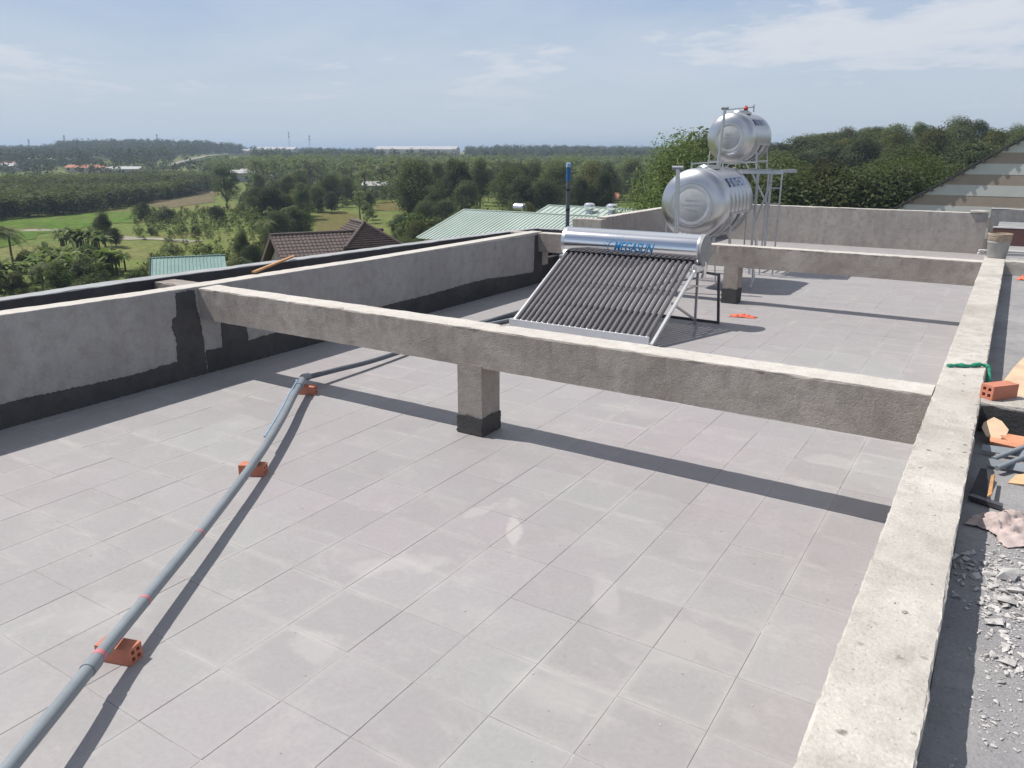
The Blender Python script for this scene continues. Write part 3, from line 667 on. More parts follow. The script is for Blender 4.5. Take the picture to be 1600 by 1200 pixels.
MB().lathe([(-.03, .012), (-.03, .034), (.0, .042), (.03, .034), (.03, .012)], 20, 'x', (0, 0, .05)).build('wheel', 'red', v, True)
MB().tube([(0, 0, -.03), (0, 0, .1)], .02, 10).build('stem', 'red', v, True)
hs = MB().tube([(-.02+.35, 10.35, .83), (.36, 10.3, .7), (.33, 10.28, .45), (.37, 10.25, .2), (.34, 10.2, .03)], .026, 10).build('drain_hose', 'white', smooth=True)
tag(hs, 'thin white hose dropping from the underside of the lower water tank', 'hose')
bp = empty('pipe_post', (-2.93, 9.70, 0), 0, 'upright grey pipe post with a blue top at the far left corner of the roof', 'pipe')
MB().tube([(0, 0, -.002), (.0, 0, 1.4), (0, 0, 1.72)], .036, 16).build('post', 'pvc_dark', bp, True)
MB().tube([(0, 0, 1.72), (0, 0, 2.0)], .039, 16).build('blue_sleeve', 'blue_pipe', bp, True)
MB().lathe([(1.96, .03), (1.96, .05), (2.03, .045), (2.04, .02)], 16, 'z').build('wrapped_tip', 'blue_film', bp, True)
for z in (1.55, 1.2): MB().lathe([(z, .035), (z, .041), (z+.035, .041), (z+.035, .035)], 16, 'z').build('black_tie', 'black', bp)

# ================================================================== PIPES AND BRICKS ON THE FLOOR
def spline(P, n=10):
    P = [Vector(p) for p in P]; out = []
    for i in range(len(P)-1):
        p0, p1, p2, p3 = P[max(i-1, 0)], P[i], P[i+1], P[min(i+2, len(P)-1)]
        for k in range(n):
            t = k/n; out.append(.5*((2*p1)+(p2-p0)*t+(2*p0-5*p1+4*p2-p3)*t*t+(3*p1-p0-3*p2+p3)*t**3))
    out.append(P[-1]); return out
PP = [(2.0, -3.3, .185), (1.147, -1.965, .165), (.775, -1.425, .138), (.164, -.48, .12), (-.40, .36, .118), (-.90, 1.04, .12), (-1.33, 1.58, .122), (-1.60, 1.93, .122)]
sp = spline(PP, 10)
pp = empty('drain_pipe', (0, 0, 0), 0, 'long bowed grey plastic pipe lying on bricks across the near floor', 'pipe')
MB().tube(sp, .0305, 18).build('pipe_run', 'pvc', pp, True)
def along(sp, x): return min(range(len(sp)-1), key=lambda i: abs(sp[i].x-x))
for x, w in ((.86, .028), (.60, .018), (.21, .016)):
    i = along(sp, x); d = (sp[i+1]-sp[i]).normalized(); MB().tube([sp[i]-d*w/2, sp[i]+d*w/2], .0316, 18).build('pink_tape', 'pink', pp, True)
i = along(sp, .90); d = (sp[i+1]-sp[i]).normalized(); MB().tube([sp[i]-d*.05, sp[i]+d*.02], .0345, 18).build('coupling', 'pvc', pp, True)
MB().tube(spline([(-1.50, 1.80, .122), (-1.60, 1.93, .122), (-1.69, 2.03, .122), (-1.71, 2.12, .11)], 5), .036, 16).build('elbow', 'pvc', pp, True)
MB().tube(spline([(-1.70, 2.10, .11), (-1.70, 2.5, .09), (-1.70, 3.2, .062), (-1.80, 4.8, .045), (-1.83, 5.6, .045), (-1.80, 6.25, .05)], 6), .026, 14).build('second_run', 'pvc_dark', pp, True)  # same grey pipe; shade on its visible side put into a darker colour
cb = MB().tube([Vector(p)+Vector((-.043, -.016, .012)) for p in sp[45:]]+[Vector((-1.74, 1.98, .1))], .008, 8).build('water_hose', 'blue_film', smooth=True)
tag(cb, 'thin blue hose taped along the left flank of the long grey pipe', 'hose')
for i, (x0, x1, l) in enumerate(((-1.99, -1.62, 'dark pipe lying on the floor left of the heater foot'), (-1.86, -1.50, 'pale grey pipe lying nearest the heater foot'))):
    o = MB().tube([(x0, 4.9, .03), (x1+(.0 if i else -.1), 6.5, .03)], .026, 12).build('loose_pipe', 'pvc_dark' if i == 0 else 'pvc', smooth=True); tag(o, l, 'pipe')
def brick_mesh():
    l, w, h = .185, .082, .082; bm = bmesh.new(); b = .014; s = (w-3*b)/2
    xs = [-w/2, -w/2+b, -w/2+b+s, -w/2+2*b+s, -w/2+2*b+2*s, w/2]; zs = [0, b, b+s, 2*b+s, 2*b+2*s, h]
    g = {}
    for e, y in enumerate((-l/2, l/2)):
        for i, x in enumerate(xs):
            for k, z in enumerate(zs): g[e, i, k] = bm.verts.new((x, y, z))
    for e in (0, 1):
        for i in range(5):
            for k in range(5):
                if i % 2 == 1 and k % 2 == 1: continue
                bm.faces.new([g[e, i, k], g[e, i+1, k], g[e, i+1, k+1], g[e, i, k+1]])
    for i in range(5):
        bm.faces.new([g[0, i, 0], g[1, i, 0], g[1, i+1, 0], g[0, i+1, 0]]); bm.faces.new([g[0, i, 5], g[1, i, 5], g[1, i+1, 5], g[0, i+1, 5]])
        bm.faces.new([g[0, 0, i], g[1, 0, i], g[1, 0, i+1], g[0, 0, i+1]]); bm.faces.new([g[0, 5, i], g[1, 5, i], g[1, 5, i+1], g[0, 5, i+1]])
    for i in (1, 3):
        for k in (1, 3):
            for (a, b_) in (((i, k), (i+1, k)), ((i+1, k), (i+1, k+1)), ((i+1, k+1), (i, k+1)), ((i, k+1), (i, k))):
                bm.faces.new([g[0, a[0], a[1]], g[0, b_[0], b_[1]], g[1, b_[0], b_[1]], g[1, a[0], a[1]]])
    bmesh.ops.recalc_face_normals(bm, faces=bm.faces[:])
    m = bpy.data.meshes.new('hollow_brick'); bm.to_mesh(m); bm.free(); m.materials.append(M['brick']); return m
BM_ = brick_mesh()
for (x, y, z, a, l) in ((.745, -1.40, 0, -72, 'orange hollow brick under the near end of the long grey pipe, pink tape beside it'),
                        (-.445, .37, 0, -62, 'orange hollow brick under the middle of the long grey pipe'),
                        (-1.57, 1.955, 0, -70, 'orange hollow brick under the elbow of the long grey pipe, in the beam shadow'),
                        (4.012, 2.04, .9055, 140, 'red hollow brick lying on the stub beam at the right edge')):
    o = addobj('hollow_brick', BM_ if z == 0 else BM_.copy(), None, (x, y, z)); o.rotation_euler = (0, 0, R(a)); tag(o, l, 'brick', 'hollow clay bricks')

# ================================================================== SMALL THINGS
def crumple(name, mat, cx, cy_, z, lx, ly, h, seed, label, cat, nx=26, ny=18, rot=0):
    rn = np.random.default_rng(seed); u = np.linspace(-.5, .5, nx); v_ = np.linspace(-.5, .5, ny); U, Vv = np.meshgrid(u, v_)
    Z = np.zeros_like(U)
    for k in range(9):
        a = rn.uniform(0, 6.28); f = rn.uniform(5, 17); Z += np.abs(np.sin(f*(U*math.cos(a)+Vv*math.sin(a))+rn.uniform(0, 6)))*rn.uniform(.3, 1)/ (1+f*.08)
    Z = Z-Z.min(); Z = Z/Z.max(); Z *= np.clip(1.35-2.2*np.sqrt(U**2+Vv**2), .12, 1)
    bx = U*lx*(1+.15*np.sin(7*Vv+seed))+rn.normal(0, .004, U.shape)*lx; by = Vv*ly*(1+.2*np.sin(5*U+seed*2))+rn.normal(0, .004, U.shape)
    ca, sa = math.cos(rot), math.sin(rot)
    P = np.stack([cx+bx*ca-by*sa, cy_+bx*sa+by*ca, z+.004+Z*h], -1).reshape(-1, 3)
    i, j = np.meshgrid(np.arange(ny-1), np.arange(nx-1), indexing='ij')
    Fc = np.stack([i*nx+j, i*nx+j+1, (i+1)*nx+j+1, (i+1)*nx+j], -1).reshape(-1, 4)
    me = npmesh(name, P, Fc, M[mat]); me.shade_smooth(); o = addobj(name, me); s = o.modifiers.new('thick', 'SOLIDIFY'); s.thickness = .003; return tag(o, label, cat)
crumple('packing_strap', 'orange_red', .925, 7.83, 0, .34, .15, .05, 5, 'small orange-red plastic packet lying on the tiles right of the heater', 'packet', rot=.1)
crumple('work_cloth', 'pink_cloth', 4.125, .60, .73, .24, .30, .085, 9, 'crumpled dusty pink cloth on the rubble-strewn slab at the right edge', 'cloth', 34, 34, -.6)
gc = MB(); pts = spline([(3.715, 2.63, .908), (3.76, 2.66, .915), (3.83, 2.70, .912), (3.90, 2.76, .917), (3.945, 2.76, .90), (3.955, 2.70, .84), (3.955, 2.66, .79)], 6)
gc.tube(pts, [.013+.0035*math.sin(i*.9)+.002*math.sin(i*2.3) for i in range(len(pts))], 9)
tag(gc.build('rag', 'green_cloth', smooth=True), 'twisted green rag draped over the concrete ledge', 'rag')
bk = empty('paint_bucket', (3.825, 9.14, .906), 0, 'grey plastic bucket with a cement-crusted rim at the far end of the ledge', 'bucket')
bk.scale = (.88, .88, .9)
MB().lathe([(0, .05), (0, .125), (.02, .13), (.21, .148), (.215, .152), (.235, .152), (.24, .150)], 36, 'z').build('pail', 'bucket', bk, True)
MB().lathe([(.24, .150), (.25, .158), (.31, .160), (.315, .166), (.345, .166), (.35, .150), (.30, .146), (.27, .02)], 36, 'z').build('crusted_rim', 'bucket_rim', bk, True)
MB().tube([(.15*math.cos(a), -.15*abs(math.sin(a))*.3-.02, .25-.12*math.sin(a)) for a in np.linspace(0, math.pi, 14)], .004, 6).build('wire_handle', 'galv', bk, True)
for i, (z, l) in enumerate(((.905, 'pale timber batten sticking out left of the bucket, lower one'), (.945, 'pale timber batten sticking out left of the bucket, upper one'))):
    tag(MB().bar((3.60+.01*i, 9.30, z+.018), (4.6, 9.5, z+.018), .05, .026).build('timber_batten', 'white', bevel=.003), l, 'batten')
fp = empty('formwork_panel', (4.2, 11.2, .73), 0, 'red-brown formwork panel with a pale top edge propped up behind the bucket', 'panel')
MB().box(-.50, 1.6, 0, .03, .13, .39).build('panel_board', 'redbrown', fp); MB().box(-.505, 1.6, -.004, .034, .392, .412).build('top_edge', 'white', fp)
for x in (-.42, -.0, .5): MB().bar((x, -.02, .0), (x+.05, 0, .2), .018).build('prop', 'white', fp)
tag(MB().box(3.98, 4.10, 9.35, 9.50, .732, .86).build('cement_block', 'rubble', bevel=.01), 'small grey block on the slab right of the bucket', 'block')
crumple('orange_scrap', 'orange_red', 4.155, 8.42, .73, .12, .14, .07, 3, 'orange scrap on the side slab at the right edge, below the bucket', 'scrap', 14, 12)
pk = MB().bar((-3.19, 2.78, .935), (-3.72, 3.86, .958), .045, .022).build('timber_plank', 'wood', bevel=.003); tag(pk, 'reddish timber plank lying across the gutter on the left parapet', 'plank')
def piece(name, poly, z, mat, thick, label, cat, tilt=(0, 0)):
    cx = sum(p[0] for p in poly)/len(poly); cy_ = sum(p[1] for p in poly)/len(poly)
    me = sheet([(a-cx, b-cy_) for a, b in poly], 'z', 0, thick); me.materials.append(M[mat]); o = addobj(name, me, None, (cx, cy_, z)); o.rotation_euler = (tilt[0], tilt[1], 0); return tag(o, label, cat)
piece('plywood_offcut', [(3.975, 2.36), (4.03, 2.9), (4.10, 3.45), (4.22, 4.2), (4.5, 4.0), (4.5, 2.30), (4.15, 2.25)], .76, 'ply', .012, 'big pale plywood offcut on the slab just behind the red brick', 'board', (.0, -.03))
piece('cardboard_flap', [(3.965, 1.80), (4.01, 1.86), (4.05, 1.83), (4.085, 1.76), (4.075, 1.70), (4.05, 1.67), (3.985, 1.68), (3.96, 1.75)], .80, 'ply', .006, 'pale torn cardboard flap below the stub beam at the right edge', 'cardboard', (.35, -.05))
piece('orange_board', [(4.05, 1.70), (4.085, 1.735), (4.4, 1.72), (4.4, 1.63), (4.10, 1.635)], .775, 'orange_board', .012, 'orange-edged board end on top of the scrap heap', 'board', (.15, 0))
piece('orange_board', [(4.005, 1.61), (4.005, 1.655), (4.4, 1.61), (4.4, 1.56)], .76, 'orange_board', .016, 'lower orange-striped board strip in the scrap heap', 'board', (.25, 0))
piece('grey_strip', [(3.975, 1.49), (3.975, 1.535), (4.3, 1.55), (4.3, 1.50)], .765, 'pvc', .006, 'flat grey plastic strip lying in front of the orange boards', 'strip', (.5, 0))
piece('grey_strip', [(4.01, 1.30), (4.01, 1.345), (4.3, 1.35), (4.3, 1.30)], .755, 'pvc', .006, 'short grey plastic strip under the two leaning pipe offcuts', 'strip', (.6, 0))
for (a, b, l) in (((4.03, 1.36, .765), (4.30, 1.80, .81), 'thin grey pipe offcut leaning over the scrap heap, the farther one'), ((4.05, 1.23, .765), (4.30, 1.68, .80), 'thin grey pipe offcut leaning over the scrap heap, the nearer one')):
    tag(MB().tube([a, b], .013, 12).build('pipe_offcut', 'pvc', smooth=True), l, 'pipe')
piece('grey_board', [(3.955, .86), (3.975, 1.14), (4.0, 1.16), (4.03, 1.12), (4.02, .80), (3.985, .80)], .755, 'coat_blue', .008, 'bent dark grey board piece half in the shade of the ledge', 'board', (.1, .25))
piece('brown_strip', [(4.022, .81), (4.03, 1.08), (4.045, 1.08), (4.04, .82)], .775, 'wood', .006, 'narrow torn brown strip standing on the dark grey board', 'strip', (0, -.6))
piece('dark_batten', [(3.95, .815), (3.96, .845), (4.085, .80), (4.085, .765)], .738, 'frame_dark', .02, 'short dark batten lying between the grey board and the pink cloth', 'batten')
piece('cardboard_scrap', [(4.10, 1.14), (4.13, 1.22), (4.3, 1.30), (4.3, 1.14)], .75, 'cardboard', .008, 'curled brown cardboard scrap beside the pipe offcuts', 'cardboard', (.2, -.1))
# rubble on the side slab
def chunk_verts(rn, s, flat):
    n = 9; P = rn.normal(0, 1, (n, 3)); P /= np.linalg.norm(P, axis=1)[:, None]; P *= rn.uniform(.75, 1.1, (n, 1)); return P*np.array([s, s*rn.uniform(.6, 1), s*flat])
def hull_mesh(P):
    bm = bmesh.new(); vs = [bm.verts.new(p) for p in P]; r = bmesh.ops.convex_hull(bm, input=vs)
    bmesh.ops.delete(bm, geom=[g for g in r['geom_interior'] if isinstance(g, bmesh.types.BMVert)], context='VERTS')
    v = [x.co.copy() for x in bm.verts]; idx = {x: i for i, x in enumerate(bm.verts)}; f = [tuple(idx[q] for q in fc.verts) for fc in bm.faces]; bm.free(); return v, f
rn = np.random.default_rng(4)
for (x, y, s, l) in ((4.105, .13, .062, 'largest flat plaster slab among the rubble at the right edge'), (4.115, -.06, .045, 'jagged plaster lump casting a dark shadow below the largest slab'),
                     (4.085, -.235, .034, 'rounded flat plaster piece standing apart near the rubble'), (4.125, -.46, .030, 'broken plaster lump in the lowest heap of rubble'), (4.16, .02, .05, 'tilted plaster slab at the very edge beside the rubble')):
    v, f = hull_mesh(chunk_verts(rn, s, .34)); o = MB().add(v, f).build('plaster_chunk', 'rubble'); o.location = (x, y, .73+s*.25); o.rotation_euler = (rn.normal(0, .15), rn.normal(0, .15), rn.uniform(0, 6)); tag(o, l, 'rubble')
mb = MB(); lib = [hull_mesh(chunk_verts(rn, 1, .45)) for _ in range(14)]
def heap(cx, cy_, sx, sy, n, s0, s1):
    for _ in range(n):
        v, f = lib[rn.integers(14)]; s = s0*(s1/s0)**(rn.random()**2.2); a = rn.uniform(0, 6.28); x, y = rn.normal(cx, sx), rn.normal(cy_, sy)
        if x < XRO+.008: continue
        ca, sa = math.cos(a), math.sin(a); mb.add([(x+s*(p.x*ca-p.y*sa), y+s*(p.x*sa+p.y*ca), .73+s*.25+s*p.z) for p in v], f)
heap(4.08, .13, .07, .10, 260, .004, .03); heap(4.10, -.10, .06, .10, 240, .004, .026); heap(4.12, -.46, .045, .05, 130, .004, .022); heap(4.12, -.28, .06, .05, 70, .003, .013)
heap(4.09, -.3, .1, .5, 260, .0015, .006); heap(4.05, .5, .08, .5, 120, .0015, .006)
heap(4.06, -.78, .03, .05, 60, .002, .012); heap(4.12, -.7, .05, .25, 320, .002, .011); heap(4.14, -.2, .04, .3, 200, .004, .02); heap(4.1, .35, .06, .15, 220, .003, .014)
rb = mb.build('plaster_rubble', 'rubble'); tag(rb, 'scattered broken plaster rubble on the slab at the right edge', 'rubble', kind='stuff')
mb = MB()
for _ in range(170):                                        # crumbs of mortar on the tiles, thickest near the ledge
    x = XR-.05-abs(rn.normal(0, 1.1)); y = rn.uniform(-1.6, 4.5); s = rn.uniform(.0025, .0075); v, f = lib[rn.integers(14)]
    mb.add([(x+s*p.x, y+s*p.y, s*.35+s*p.z*.8) for p in v], f)
for _ in range(120):
    x = rn.uniform(XR+.02, XRO-.02); y = rn.uniform(-2.2, 3.5); s = rn.uniform(.0015, .006); v, f = lib[rn.integers(14)]
    mb.add([(x+s*p.x, y+s*p.y, ZT+s*.3+s*p.z*.8) for p in v], f)
tag(mb.build('mortar_crumbs', 'rubble'), 'tiny mortar crumbs strewn over tiles and ledge', 'debris', kind='stuff')
# ================================================================== HOUSES ROUND ABOUT
def roofing(name, col, rib, rough=.45, spec=.4):
    return plain(name, col, rough, var=.12, scale=.7, spec=spec)
M['green_sheet'] = plain('mint_green_sheet', (.42, .50, .455), .42, var=.08, scale=.5); M['teal_sheet'] = plain('teal_sheet', (.19, .30, .28), .5, var=.18, scale=.6)
M['rooftile'] = plain('brown_roof_tile', (.112, .083, .08), .75, var=.3, scale=3); M['cream'] = plain('cream_render', (.55, .50, .43), .85, var=.12, scale=1.5)
M['white_band'] = plain('white_render', (.68, .68, .66), .85, var=.06, scale=2); M['brown_band'] = plain('brown_render', (.43, .355, .30), .85, var=.08, scale=2)
M['dark_tile'] = plain('dark_verge_tile', (.085, .085, .095), .7, var=.2, scale=4); M['grey_wall'] = plain('grey_render', (.40, .39, .37), .9)
M['far_white'] = plain('far_white_roof', (.42, .42, .43), .7, var=.06, scale=.05); M['far_pink'] = plain('far_pink_wall', (.55, .45, .42), .8, var=.08, scale=.05)
M['far_red'] = plain('far_red_roof', (.42, .17, .11), .85, var=.15, scale=.1); M['mast'] = plain('mast_steel', (.30, .31, .33), .6)
M['dark_gap'] = plain('dark_opening', (.03, .03, .035), .7)
def sheet_roof(root, x0, x1, yr, zr, ye, ze, mat, pitch=.30):
    """ribbed metal slope from ridge (yr,zr) to eave (ye,ze)"""
    sl = (zr-ze)/(yr-ye); n = Vector((0, -sl, 1)).normalized() if yr > ye else Vector((0, -sl, 1)).normalized()
    mb = MB(); th = Vector(n)*.03
    a, b, c, d = Vector((x0, ye, ze)), Vector((x1, ye, ze)), Vector((x1, yr, zr)), Vector((x0, yr, zr))
    mb.add([a, b, c, d, a-th, b-th, c-th, d-th], [(0, 1, 2, 3), (7, 6, 5, 4), (0, 4, 5, 1), (1, 5, 6, 2), (2, 6, 7, 3), (3, 7, 4, 0)])
    slope = mb.build('roof_slope', mat, root)
    x = x0+.08; rib = MB().bar(Vector((0, ye-.02, ze))+th*.9, Vector((0, yr, zr))+th*.9, .05, .045).mesh('roof_rib'); rib.materials.append(M[mat])
    while x < x1:
        addobj('roof_rib', rib, slope, (x, 0, 0)); x += pitch
    return slope
gh = empty('metal_roofed_house', (0, 0, 0), 0, 'long building under a mint-green ribbed metal roof just beyond the left parapet', 'house')
sheet_roof(gh, -34.4, -12.0, 50.3, -2.5, 43.9, -4.25, 'green_sheet', .33)
MB().add([(-34.4, 50.3, -2.5), (-12, 50.3, -2.5), (-12, 56, -4.1), (-34.4, 56, -4.1)], [(0, 1, 2, 3)]).build('rear_slope', 'green_sheet', gh)
MB().bar((-34.5, 50.3, -2.47), (-11.9, 50.3, -2.47), .28, .06).build('ridge_cap', 'green_sheet', gh)
MB().bar((-34.42, 43.9, -4.22), (-34.42, 50.3, -2.47), .10, .10).build('verge_trim', 'green_sheet', gh)
MB().box(-34.1, -12.2, 44.4, 55.6, -10.2, -4.3).build('wall', 'cream', gh)
gh2 = empty('metal_roofed_house', (0, 0, 0), 0, 'second mint-green metal roof, shorter and farther, carrying two silver ventilators', 'house')
sheet_roof(gh2, -30.2, -8.0, 57.0, -2.38, 51.2, -3.75, 'green_sheet', .55)
MB().bar((-30.3, 57, -2.35), (-7.9, 57, -2.35), .3, .06).build('ridge_cap', 'green_sheet', gh2)
MB().bar((-30.22, 51.2, -3.72), (-30.22, 57, -2.35), .10, .10).build('verge_trim', 'green_sheet', gh2)
MB().add([(-30.2, 57, -2.38), (-8, 57, -2.38), (-8, 62, -3.9), (-30.2, 62, -3.9)], [(0, 1, 2, 3)]).build('rear_slope', 'green_sheet', gh2)
MB().box(-29.9, -8.3, 56.4, 61.6, -10.2, -3.9).build('wall', 'cream', gh2)
for (px, l) in ((921, 'left one of the two silver turbine ventilators on the green roof'), (956, 'right one of the two silver turbine ventilators on the green roof')):
    d = ray(px, 330); tt = (55.6-CAM.y)/d.y; p = CAM+d*tt; zb = -2.38-(57-55.6)*.236
    v = empty('roof_ventilator', (p.x, 55.6, zb), 0, l, 'ventilator', 'roof ventilators')
    MB().lathe([(-.05, .34), (.0, .34), (.25, .26)], 18, 'z').build('base', 'galv', v, True)
    MB().lathe([(.25, .30), (.32, .42), (.50, .50), (.68, .44), (.78, .28), (.80, .06)], 20, 'z').build('turbine', 'alu', v)
p = atz(812, 331, -3.0)
ft = empty('roof_tank', (p.x, 60.5, -3.5), 0, 'small silver tank behind the ridge of the nearer green roof', 'water tank')
pq = CAM+ray(812, 325)*((60.5-CAM.y)/ray(812, 325).y); ft.location = (pq.x, 60.5, pq.z-.45)
MB().lathe([(-.62, .1), (-.58, .34), (-.45, .45), (.45, .45), (.58, .34), (.62, .1)], 24, 'x', (0, 0, .45)).build('drum', 'inox', ft, True)
MB().bar((-.4, 0, -3), (-.4, 0, .1), .08).bar((.4, 0, -3), (.4, 0, .1), .08).build('stand', 'galv', ft)
# brown tiled house
A0 = atz(424, 368, -2.6); B0 = atz(567, 361, -2.6); u = (B0-A0); Lh = 6.8; ang = math.atan2(u.y, u.x)
bh = empty('tiled_house', (A0.x, A0.y, -10), ang, 'low house with a dark brown tiled gable roof beyond the left parapet', 'house')
def tiled_slope(root, L, run, rise, side, zr, x0=0, name='roof_slope'):
    """rows of stepped tiles down one side of a ridge along local x"""
    sl = MB().add([(x0, 0, zr-.05), (x0+L, 0, zr-.05), (x0+L, side*run, zr-rise-.05), (x0, side*run, zr-rise-.05)], [(0, 1, 2, 3)]).build(name, 'rooftile', root)
    nr = int(math.hypot(run, rise)/.30); ncol = int(L/.24)
    mb = MB(); w = L/ncol; k = 5
    for i in range(ncol):                                   # one wavy course, shared by every row
        pts = [(x0+(i+q/k)*w, .035*math.sin(math.pi*q/k)) for q in range(k+1)]
        dy, dz = side*run/nr*1.12, -rise/nr*1.12
        o = len(mb.v)
        for x, h in pts: mb.v.append((x, 0, h)); mb.v.append((x, dy, dz+h+.035)); mb.v.append((x, dy, dz+h-.01))
        for q in range(k):
            a = o+3*q; mb.f += [(a, a+3, a+4, a+1), (a+1, a+4, a+5, a+2)]
    me = mb.mesh('tile_course'); me.materials.append(M['rooftile'])
    for r_ in range(nr):
        f = r_/nr; addobj('tile_course', me, sl, (0, side*run*f, zr-rise*f))
    return sl
# local frame: x along the ridge, -y towards the viewer
tiled_slope(bh, Lh, 4.2, 2.5, -1, 7.4); tiled_slope(bh, Lh, 4.2, 2.5, 1, 7.4)
MB().tube([(-.1, 0, 7.42), (Lh+.1, 0, 7.42)], .11, 10).build('ridge_tiles', 'rooftile', bh, True)
for s in (-1, 1): MB().bar((-.06, 0, 7.36), (-.06, s*4.2, 4.86), .06, .22).build('verge_board', 'rooftile', bh)
MB().add([(.35, 0, 7.0), (.35, -3.6, 4.9), (.35, -3.6, 0), (.35, 3.6, 0), (.35, 3.6, 4.9), (Lh-.3, 0, 7.0), (Lh-.3, -3.6, 4.9), (Lh-.3, -3.6, 0), (Lh-.3, 3.6, 0), (Lh-.3, 3.6, 4.9)],
         [(0, 1, 2, 3, 4), (9, 8, 7, 6, 5), (1, 6, 7, 2), (4, 3, 8, 9)]).build('wall', 'cream', bh)
MB().add([(.30, -.5, 5.0), (.30, .5, 5.0), (.30, .5, 5.9), (.30, -.5, 5.9)], [(0, 1, 2, 3)]).build('gable_vent', 'dark_gap', bh)
# its cross wing
un = u.normalized(); cw_ = empty('tiled_house', (B0.x+un.x*.1, B0.y+un.y*.1, -10), ang, 'brown tiled hipped wing rising behind the right end of the gable roof', 'house')
def hip(root, zr, half, back, ze):
    q = half*.95; faces = {'front': [(-half, -q, ze), (half, -q, ze), (0, 0, zr)], 'left': [(-half, back, ze), (-half, -q, ze), (0, 0, zr), (0, back, zr)], 'right': [(half, -q, ze), (half, back, ze), (0, back, zr), (0, 0, zr)]}
    for nm, P in faces.items():
        P = [Vector(p) for p in P]; sl = MB().add(P, [tuple(range(len(P)))]).build('roof_slope', 'rooftile', root); a, b, c, d = P[0], P[1], P[2], P[-1]
        nr_ = 11
        for k in range(nr_):
            f = k/nr_; p0 = a.lerp(d, f); p1 = b.lerp(c, f); MB().bar(p0+Vector((0, 0, .03)), p1+Vector((0, 0, .03)), .11, .07).build('tile_course', 'rooftile', sl)
    for p in ((-half, -q, ze), (half, -q, ze)): MB().tube([(p[0], p[1], p[2]+.05), (0, 0, zr+.06)], .10, 8).build('hip_tiles', 'rooftile', root, True)
    MB().tube([(0, -.1, zr+.05), (0, back, zr+.05)], .11, 10).build('ridge_tiles', 'rooftile', root, True)
    MB().box(-half+.4, half-.4, -q+.4, back-.2, 0, ze).build('wall', 'cream', root)
hip(cw_, 7.85, 1.8, 2.6, 6.6)
T0 = atz(235, 404, -4.0); T1 = atz(351, 399, -4.0); d = (T1-T0); ang2 = math.atan2(d.y, d.x)
sh = empty('tin_shed', (T0.x, T0.y, -10), ang2, 'small shed with a faded teal sheet roof below the left parapet', 'shed'); Ls = d.length
sl = MB().add([(0, 0, 6), (Ls, 0, 6), (Ls, -3.6, 5.0), (0, -3.6, 5.0), (0, 0, 5.96), (Ls, 0, 5.96), (Ls, -3.6, 4.96), (0, -3.6, 4.96)], [(0, 1, 2, 3), (7, 6, 5, 4), (0, 4, 5, 1), (1, 5, 6, 2), (2, 6, 7, 3), (3, 7, 4, 0)]).build('roof_slope', 'teal_sheet', sh)
rb_ = MB().bar((0, 0, 6.02), (0, -3.6, 5.02), .04, .03).mesh('roof_rib'); rb_.materials.append(M['teal_sheet'])
for k in range(int(Ls/.2)): addobj('roof_rib', rb_, sl, (.1+k*.2, 0, 0))
MB().bar((-.05, .02, 6.04), (Ls+.05, .02, 6.04), .16, .05).build('ridge_cap', 'teal_sheet', sh)
MB().box(.2, Ls-.2, -3.4, -.1, 0, 4.93).build('wall', 'grey_wall', sh); MB().bar((-.02, 0, 5.95), (-.02, -3.6, 4.95), .05, .3).build('verge_board', 'dark_gap', sh)
# banded gable house on the right
bgx0, bgz0, slope_ = .935, .561, (2.559-.561)/(3.86-.935)
gb = empty('banded_house', (0, 24, 0), 0, 'house gable on the right painted in horizontal white and brown bands', 'house')
def xleft(z): return bgx0+(z-bgz0)/slope_
XRG = 7.2; zr_ = bgz0+(XRG-bgx0)*slope_
z = -4.2; k = 0
while z < zr_-.05:
    z1 = min(z+.305, zr_-.02); a0, a1 = xleft(z), xleft(z1)
    MB().add([(a0, 0, z), (2*XRG-a0, 0, z), (2*XRG-a1, 0, z1), (a1, 0, z1), (a0, .2, z), (2*XRG-a0, .2, z), (2*XRG-a1, .2, z1), (a1, .2, z1)],
             [(0, 1, 2, 3), (7, 6, 5, 4), (0, 4, 5, 1), (1, 5, 6, 2), (2, 6, 7, 3), (3, 7, 4, 0)]).build('wall_band', 'white_band' if k % 2 else 'brown_band', gb, loc=(0, 0 if k % 2 else .004, 0))
    z = z1; k += 1
MB().box(xleft(-4.2)+.5, 2*XRG-xleft(-4.2)-.5, .21, 8, -10.2, -4.2).build('wall', 'grey_wall', gb)
al = math.atan(slope_)
vt = MB(); vt.add([(0, -.10, 0), (.36, -.085, 0), (.36, .3, 0), (0, .3, 0), (0, -.10, .055), (.36, -.085, .035), (.36, .3, .035), (0, .3, .055)], [(3, 2, 1, 0), (4, 5, 6, 7), (0, 1, 5, 4), (1, 2, 6, 5), (2, 3, 7, 6), (3, 0, 4, 7)])
vt.add([(0, -.10, .055), (.10, -.10, -.08), (0, -.10, -.10), (0, -.07, .055), (.10, -.07, -.08), (0, -.07, -.10)], [(0, 1, 2), (5, 4, 3), (0, 3, 4, 1), (1, 4, 5, 2), (2, 5, 3, 0)])
vm = vt.mesh('verge_tile'); vm.materials.append(M['dark_tile'])
n = int((XRG-xleft(-4.2))/math.cos(al)/.30)
for i in range(n):
    x = xleft(-4.2)-.2+i*.30*math.cos(al); o = addobj('verge_tile', vm, gb, (x, 0, -4.2-.2*slope_+i*.30*math.sin(al)+.05)); o.rotation_euler = (0, -al, 0)
MB().add([(xleft(-4.2)-.5, .2, -4.2-.5*slope_+.04), (XRG, .2, zr_+.04), (XRG, 8.2, zr_+.04), (xleft(-4.2)-.5, 8.2, -4.2-.5*slope_+.04)], [(0, 1, 2, 3)]).build('roof_slope', 'dark_tile', gb)
